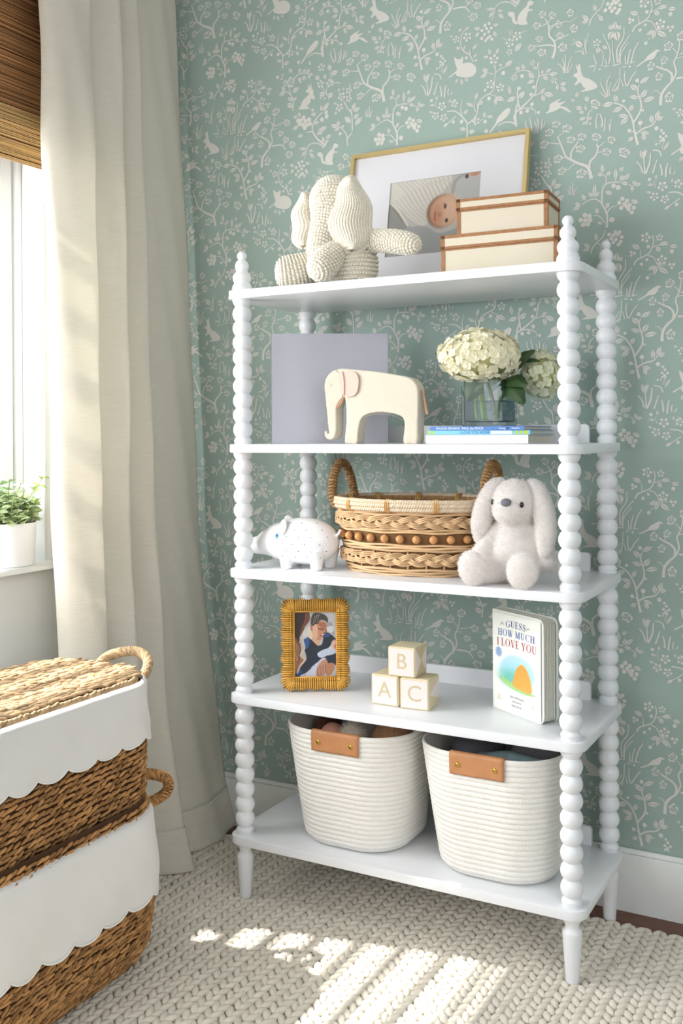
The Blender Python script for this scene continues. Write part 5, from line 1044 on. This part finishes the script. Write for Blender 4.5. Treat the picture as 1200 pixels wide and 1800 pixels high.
# ------------------------------------------------------------------ three alphabet blocks
blockm = mat('block_wood', '#d9cba8', .5); panelm = mat('blush_panel', '#e8dbd5', .55); letterm = mat('letter_tan', '#cbbb97', .5)
def block(ch, label, loc, rz, s=.0755):
    t = thing('alphabet_block', label, 'toy block', loc, rz, 'alphabet blocks stacked on the fourth shelf'); h = s/2; e = .0042
    MB().box((-h, -h, 0), (h, h, s), .0030).build('cube', blockm, t, 30)
    MB().box((-h+e, -h-.0004, e), (h-e, -h+.001, s-e)).build('panel', panelm, t)
    text('letter', ch, s*.74, letterm, t, TR((0, -h-.0005, s/2))@FRONT, ext=.0004)
    # side face: paper triangles meeting in the middle
    MX = Matrix.Translation((h+.0004, 0, 0))@Matrix(((0, 0, 1, 0), (1, 0, 0, 0), (0, 1, 0, 0), (0, 0, 0, 1)))
    if ch == 'C': MB().prism([(-h+e, s*.50), (h-e, s-e*1.5), (h-e, s*.24)], -.0008, .0003, MX).build('triangle', panelm, t)
    else:
        MB().prism([(-h+e, e), (-h+e, s-e), (-.004, s/2)], -.0008, .0003, MX).build('triangle', panelm, t); MB().prism([(h-e, e), (h-e, s-e), (.004, s/2)], -.0008, .0003, MX).build('triangle', panelm, t)
        MB().prism([(-h+e*1.6, s-e), (h-e*1.6, s-e), (0, s/2+.004)], -.0008, .0003, MX).build('triangle', letterm, t); MB().prism([(-h+e*1.6, e), (h-e*1.6, e), (0, s/2-.004)], -.0008, .0003, MX).build('triangle', letterm, t)
    return t
block('A', 'cream wooden block with the letter A, lower left of the three', (.3815, .0925, T4+.0002), -.03)
block('C', 'cream wooden block with the letter C, lower right of the three', (.4600, .0900, T4+.0002), .06)
block('B', 'cream wooden block with the letter B, balanced on top of the other two', (.4270, .0900, T4+.0760), .02, .0735)

# ------------------------------------------------------------------ board book
cream_b = mat('book_board', '#eef0e8', .5); pageb = mat('board_page', '#e9e3cf', .7); pageg = mat('page_edge_shadow', '#cfc9b0', .8)
bk = thing('board_book', 'upright white board book titled GUESS HOW MUCH I LOVE YOU beside the front post', 'book', (.624, .166, T4+.0003), -.55)
bw, bh = .1845, .2425
def leafpts(w, h, r=.016): return [(0, 0)]+[(w-r+r*math.cos(a), r+r*math.sin(a)) for a in np.linspace(-pi/2, 0, 7)]+[(w-r+r*math.cos(a), h-r+r*math.sin(a)) for a in np.linspace(0, pi/2, 7)]+[(0, h)]
MB().prism(leafpts(bw, bh), -.0030, 0, FRONT).build('front_cover', cream_b, bk, 30)
y = .0032
for k in range(7):
    a = (.006*(k-1) if k < 3 else .010*(k-2))*.28
    MB().prism(leafpts(bw-.003, bh-.003), -.0034, 0, Matrix.Translation((0, y, .0012))@Matrix.Rotation(a*.6, 4, 'Z')@FRONT).build('page', pageb if k % 2 else cream_b, bk, 30); y += .0048
MB().prism(leafpts(bw, bh), -.0030, 0, Matrix.Translation((0, y+.0024, 0))@Matrix.Rotation(.014, 4, 'Z')@FRONT).build('back_cover', cream_b, bk, 30)
MB().box((-.0026, -.0, 0), (-.0001, y+.0024, bh), .001).build('spine', cream_b, bk)
cv = Canvas(150, 190, '#eef0e8'); cx_, cy_, sx_, sy_ = cv.x.copy(), cv.y.copy(), .80, .40; cv.x = (cx_-.115)/sx_; cv.y = (cy_-.385)/sy_
cv.ell(.50, .47, .45, .42, '#b8dcea', 1, .10); cv.ell(.44, .60, .40, .30, '#8fd0d6', .8, .4); cv.ell(.36, .68, .30, .20, '#5fb89a', .7, .5)
cv.poly([(.04, .70), (.25, .74), (.50, .80), (.80, .90), (.98, .92), (.80, .98), (.45, .96), (.15, .84)], '#a9cf86')
for k in range(26):
    x = .06+.03*k+random.uniform(-.01, .01); yb = .72+.20*(x-.05)+.02; cv.line([(x, yb+.03), (x+random.uniform(-.02, .02), yb-random.uniform(.03, .08))], .006, random.choice(('#6fae6a', '#8cc27a', '#4fa08a')), .7)
cv.poly([(.40, .84), (.42, .60), (.50, .36), (.62, .24), (.74, .32), (.84, .56), (.88, .84), (.80, .93), (.60, .90)], '#dfa94f'); 
for k in range(9): cv.line([(.62+.02*(k-4), .28+.02*abs(k-4)), (.62+.04*(k-4), .55), (.62+.05*(k-4), .84)], .006, '#c4852f', .45)
cv.x, cv.y = cx_, cy_
for x_, s_ in ((.205, 1), (.745, -1)):
    cv.line([(x_-.04, .125), (x_, .105), (x_+.04, .098 if s_ < 0 else .120)], .0035, '#8f9a6a', .9)
    for k in (-1, 0, 1): cv.line([(x_+.022*k, .110), (x_+.022*k+.012*s_, .090)], .0035, '#8f9a6a', .9)
for x_ in (.14, .84):
    cv.line([(x_-.05, .90), (x_+.05, .905)], .004, '#a8c48a', .8); cv.line([(x_-.02, .895), (x_-.01, .86)], .005, '#d2b06a', .9); cv.line([(x_+.012, .895), (x_, .85)], .005, '#d2b06a', .9)
cv.build('cover_picture', .003, bw-.006, .006, bh-.006, -.0032, vcol_mat('cover_print', .5), bk)
def serif(ch):
    T_, t_ = .17, .055; out = []
    R = lambda x0, y0, x1, y1: out.append([(x0, y0), (x1, y0), (x1, y1), (x0, y1)])
    def D(xa, ya, xb, yb, w): out.append([(xa-w/2, ya), (xa+w/2, ya), (xb+w/2, yb), (xb-w/2, yb)])
    def ring(cx, rx, a0, a1, heavy):
        n = 18; A_ = np.linspace(a0, a1, n+1)
        for i in range(n):
            f = lambda a: ((cx+rx*math.cos(a), .5+.5*math.sin(a)), (cx+(rx-t_-(T_-t_)*abs(math.cos(a))**1.5*heavy)*math.cos(a), .5+(.5-t_)*math.sin(a)))
            p, q_ = f(A_[i]), f(A_[i+1]); out.append([p[0], q_[0], q_[1], p[1]])
    st = lambda x: (R(x, 0, x+T_, 1), R(x-.08, 0, x+T_+.08, t_), R(x-.08, 1-t_, x+T_+.08, 1))
    if ch == 'I': st(.1); w = .37
    elif ch == 'H': st(.1); st(.55); R(.2, .48, .6, .48+t_); w = .82
    elif ch == 'L': st(.1); R(.1, 0, .6, t_); R(.56, 0, .6, .28); w = .66
    elif ch == 'E': st(.1); R(.1, 0, .6, t_); R(.1, 1-t_, .58, 1); R(.2, .48, .46, .48+t_); R(.56, 0, .6, .26); R(.54, .76, .58, 1); R(.43, .38, .46, .64); w = .66
    elif ch == 'U': R(.1, .3, .27, 1); R(.02, 1-t_, .35, 1); R(.60, .3, .66, 1); R(.52, 1-t_, .74, 1); ring2 = [(.1+.28-.28*math.cos(a), .3-.3*math.sin(a)) for a in np.linspace(0, pi, 13)]; inn = [(.27+.165-.165*math.cos(a), .3-.24*math.sin(a)) for a in np.linspace(0, pi, 13)]; out.extend([[ring2[i], ring2[i+1], inn[i+1], inn[i]] for i in range(12)]); w = .78
    elif ch == 'O': ring(.46, .42, 0, 2*pi, 1); w = .92
    elif ch == 'C': ring(.46, .42, .75, 2*pi-.75, 1); R(.72, .68, .76, .98); w = .84
    elif ch == 'G': ring(.46, .42, .75, 2*pi-.55, 1); R(.72, .68, .76, .98); R(.64, .08, .80, .44); R(.56, .42, .88, .42+t_); w = .92
    elif ch == 'S':
        P = smoothpts([(.52, .80), (.42, .94), (.26, .95), (.13, .82), (.16, .66), (.36, .50), (.50, .34), (.48, .12), (.32, .04), (.17, .07), (.09, .24)], 3); T2_ = np.gradient(P, axis=0); T2_ /= np.linalg.norm(T2_, axis=1)[:, None]; Nn = np.stack([-T2_[:, 1], T2_[:, 0]], 1)
        ww = (.035+.06*np.exp(-((P[:, 1]-.5)/.2)**2))[:, None]; a, b_ = P+Nn*ww, P-Nn*ww; out.extend([[a[i], a[i+1], b_[i+1], b_[i]] for i in range(len(P)-1)]); R(.50, .70, .55, .98); R(.06, .02, .11, .32); w = .62
    elif ch == 'V': D(.14, 1, .40, 0, T_); D(.64, 1, .42, 0, t_); R(.0, 1-t_, .30, 1); R(.52, 1-t_, .76, 1); w = .76
    elif ch == 'W': D(.12, 1, .30, 0, T_*.9); D(.48, 1, .32, 0, t_); D(.48, 1, .66, 0, T_*.9); D(.86, 1, .68, 0, t_); R(.0, 1-t_, .26, 1); R(.38, 1-t_, .60, 1); R(.76, 1-t_, .96, 1); w = .96
    elif ch == 'M': R(.12, 0, .18, 1); R(.02, 0, .28, t_); D(.18, 1, .45, .05, T_*.9); D(.72, 1, .47, .05, t_); R(.68, 0, .84, 1); R(.60, 0, .92, t_); R(.0, 1-t_, .2, 1); R(.70, 1-t_, .92, 1); w = .96
    elif ch == 'Y': D(.12, 1, .36, .45, T_); D(.62, 1, .40, .45, t_); R(.28, 0, .28+T_, .5); R(.2, 0, .54, t_); R(.0, 1-t_, .28, 1); R(.50, 1-t_, .74, 1); w = .74
    else: w = .30
    return out, w
def serif_line(body, u0, u1, vc, hgt, m, arc=0.0):
    x = 0; items = []
    for c in body:
        g, w = serif(c); items.append((g, x)); x += w+.05
    k = (u1-u0)*bw/x; b = MB()
    for g, ox in items:
        for p in g:
            a = np.array([(u0*bw+(ox+px_)*k, (1-vc)*bh+(py_-.5)*hgt-arc*(((ox+px_)/x-.5)**2)*4) for px_, py_ in p]); b.add(np.column_stack([a[:, 0], np.full(len(a), -.0036), a[:, 1]]), [list(range(len(a)))])
    b.build('title', m, bk, 0)
serif_line('GUESS', .285, .690, .112, .0160, mat('title_indigo', '#46528c', .6), .002)
serif_line('HOW MUCH', .125, .865, .204, .0162, mat('title_blue', '#5c70a8', .6), .002)
serif_line('I LOVE YOU', .105, .895, .302, .0188, mat('title_red', '#b45460', .6), .002)
st_ = MB().lathe([(.0125, 0), (.0125, .0003)], 28, TR((bw*.14, -.0031, bh*.585))@FRONT).build('sticker', mat('sticker_blue', '#a9c0e0', .4), bk)
b = MB()
for k in range(5): b.box((bw*.14-.008+.001*abs(k-2), -.0037, bh*.585-.008+k*.0038), (bw*.14+.008-.001*abs(k-2), -.0034, bh*.585-.0066+k*.0038))
b.build('sticker_lines', mat('sticker_ink', '#6f86b8', .5), st_)
inkg = mat('grey_ink', '#8f8f8c', .6)
for s_, v_ in (('Sam McBratney', .826), ('illustrated by', .868), ('Anita Jeram', .908)): text('author_line', s_, .0082 if v_ != .868 else .006, inkg, bk, TR((bw*.50, -.0035, bh*(1-v_)))@FRONT)

# ------------------------------------------------------------------ bottom shelf: rope bins
ropeb = mat('white_cotton_rope', '#f2efe8', .9, noise=(40, .025), bump=(700, .35), spec=.12, sheen=.1); leath = mat('tan_leather_tab', '#bf8659', .5, noise=(25, .08), bump=(200, .15)); brass = mat('brass_rivet', '#c2a04a', .3, metal=.85)
def rope_bin(label, loc, c0, c1, w0, d0, w1, d1, h, hx):
    t = thing('rope_bin', label, 'storage bin', loc, 0, 'white rope bins with leather tabs on the bottom shelf')
    n, pitch = 420, .0121; rows = int(h/pitch); rings = []; rad0, rad1 = .105, .115
    def base(z, off=0):
        u = min(1, max(0, z/h)); uu = u**.9
        P, Nn, L = rrect(w0+(w1-w0)*uu, d0+(d1-d0)*uu, rad0+(rad1-rad0)*uu, n, off); cc = np.array((c0[0]+(c1[0]-c0[0])*uu, c0[1]+(c1[1]-c0[1])*uu)); return P+cc, Nn, L
    def off_bottom(z): return -.016*max(0, 1-z/.022)**2
    ph = np.arange(n)/n*2*pi*150
    for k in range(rows):
        for j in range(6):
            u = j/6; z = (k+u)*h/rows; P, Nn, L = base(z); r = .0030*math.sqrt(max(0, 1-(2*u-1)**2))-.0028+.0009*np.sin(ph+u*5*(1 if k % 2 else -1)); P = P+Nn*(r+off_bottom(z))[:, None]; rings.append(np.column_stack([P, np.full(n, z+.0009*math.sin(k*1.7)*0)]))
    for off, z in ((-.001, h+.0005), (-.004, h+.002), (-.007, h), (-.009, h-.01), (-.009, h*.5), (-.012, .008)):
        P, Nn, L = base(z); rings.append(np.column_stack([P+Nn*off, np.full(n, z)]))
    b = MB().grid(np.array(rings), True); m_ = len(rings); b.F += [list(range(n))[::-1], [(m_-1)*n+i for i in range(n)]]
    b.build('bin_body', ropeb, t, 180)
    # leather tab folded over the front rim
    yf = lambda z: c0[1]+(c1[1]-c0[1])*(z/h)**.9-(d0+(d1-d0)*(z/h)**.9)/2
    prof = [(yf(h-.047)-.0035, h-.047), (yf(h-.03)-.0040, h-.03), (yf(h-.012)-.0042, h-.012), (yf(h)-.0036, h-.002), (yf(h)-.001, h+.0030), (yf(h)+.005, h+.0042), (yf(h)+.0105, h+.001), (yf(h)+.0118, h-.012), (yf(h)+.012, h-.047)]
    G = [[(x, y_+.0006*math.sin(x*90), z_) for x in np.linspace(hx-.067, hx+.067, 15)] for y_, z_ in smoothpts(prof, 3)]
    o = MB().grid(G).build('leather_tab', leath, t, 60); md = o.modifiers.new('t', 'SOLIDIFY'); md.thickness = .0028; md.offset = 0
    for sx in (-.046, .046): MB().lathe([(.0062, 0), (.0060, .0016), (.0040, .0030), (.0003, .0034)], 18, TR((hx+sx, yf(h-.026)-.0050, h-.0235))@Matrix.Rotation(pi/2, 4, 'X')).build('rivet', brass, o, 60)
    return t
rope_bin('white rope bin with tan leather tab holding soft toys, left of the two', (.27, .158, T5+.0003), (.006, -.002), (-.011, .0), .285, .285, .358, .308, .291, -.002)
rope_bin('white rope bin with tan leather tab holding dark fabrics, right of the two', (.648, .158, T5+.0003), (.008, -.002), (-.008, .0), .285, .285, .352, .308, .291, -.006)
def lumpy(name, label, cat, loc, shapes, m, group, furn=0, furL=.006):
    t = thing(name, label, cat, loc, 0, group); b = MB()
    for c, r in shapes: b.ell(c, r, seg=16, rings=10)
    o = merge('body', b, m, t, .006, 6)
    if furn: fur(o, furn, furL, m, o, .0007, .1)
    return t, o
g1 = 'soft toys in the left rope bin'
lumpy('plush_bear', 'brown fuzzy plush toy lying at the right in the left bin', 'plush toy', (.362, .17, T5+.012), [((0, 0, .12), (.055, .09, .118)), ((.0, -.03, .245), (.055, .058, .045))], mat('brown_plush', '#b08460', .95, sheen=.3), g1, 12000, .006)
lumpy('fluffy_pompom', 'white shaggy pompom toy in the middle of the left bin', 'pompom', (.262, .115, T5+.012), [((0, 0, .10), (.030, .045, .098)), ((0, -.01, .240), (.032, .036, .042))], mat('shaggy_white', '#ece2d4', .95), g1, 5000, .014)
lumpy('soft_doll', 'pink soft doll peeking over the rim of the left bin', 'doll', (.198, .125, T5+.012), [((0, 0, .10), (.028, .05, .098)), ((.004, -.016, .235), (.036, .036, .040))], mat('pink_cloth', '#e2a48e', .9, bump=(300, .3)), g1)
lumpy('folded_cloth', 'dark brown folded cloth at the left inside the left bin', 'cloth', (.145, .165, T5+.012), [((0, 0, .12), (.022, .07, .118)), ((.0, .02, .225), (.028, .07, .050))], mat('dark_brown_cloth', '#6b4636', .9, wave=(60, .6, 'X')), 'cloths in the bins')
lumpy('folded_cloth', 'charcoal dotted cloth bundled at the left inside the right bin', 'cloth', (.580, .165, T5+.012), [((0, 0, .12), (.062, .09, .118)), ((.0, .01, .245), (.066, .085, .045))], mat('charcoal_cloth', '#55535a', .9, bump=(140, .9)), 'cloths in the bins')
lumpy('folded_cloth', 'grey cloth bundled at the right inside the right bin', 'cloth', (.715, .185, T5+.012), [((0, 0, .12), (.060, .08, .118)), ((.01, .02, .238), (.070, .075, .046))], mat('grey_cloth', '#77767c', .9, bump=(60, .5)), 'cloths in the bins')
t = thing('folded_cloth', 'green and blue folded cloth tucked at the front of the right bin', 'cloth', (.700, .085, T5+.012), 0, 'cloths in the bins')
G = []
for k, (y_, z_) in enumerate(smoothpts([(.030, .05), (.020, .18), (.0, .262), (-.022, .272), (-.030, .255), (-.020, .245), (.0, .250), (.012, .235), (.014, .10), (.012, .004)], 5)): G.append([(x, y_+.004*math.sin(x*60+k*.2), z_+.005*math.sin(x*40+k*.1)) for x in np.linspace(-.075, .075, 16)])
o = MB().grid(G).build('cloth', mat('green_blue_cloth', '#5f7275', .9, noise=(18, .6)), t, 180); md = o.modifiers.new('t', 'SOLIDIFY'); md.thickness = .004
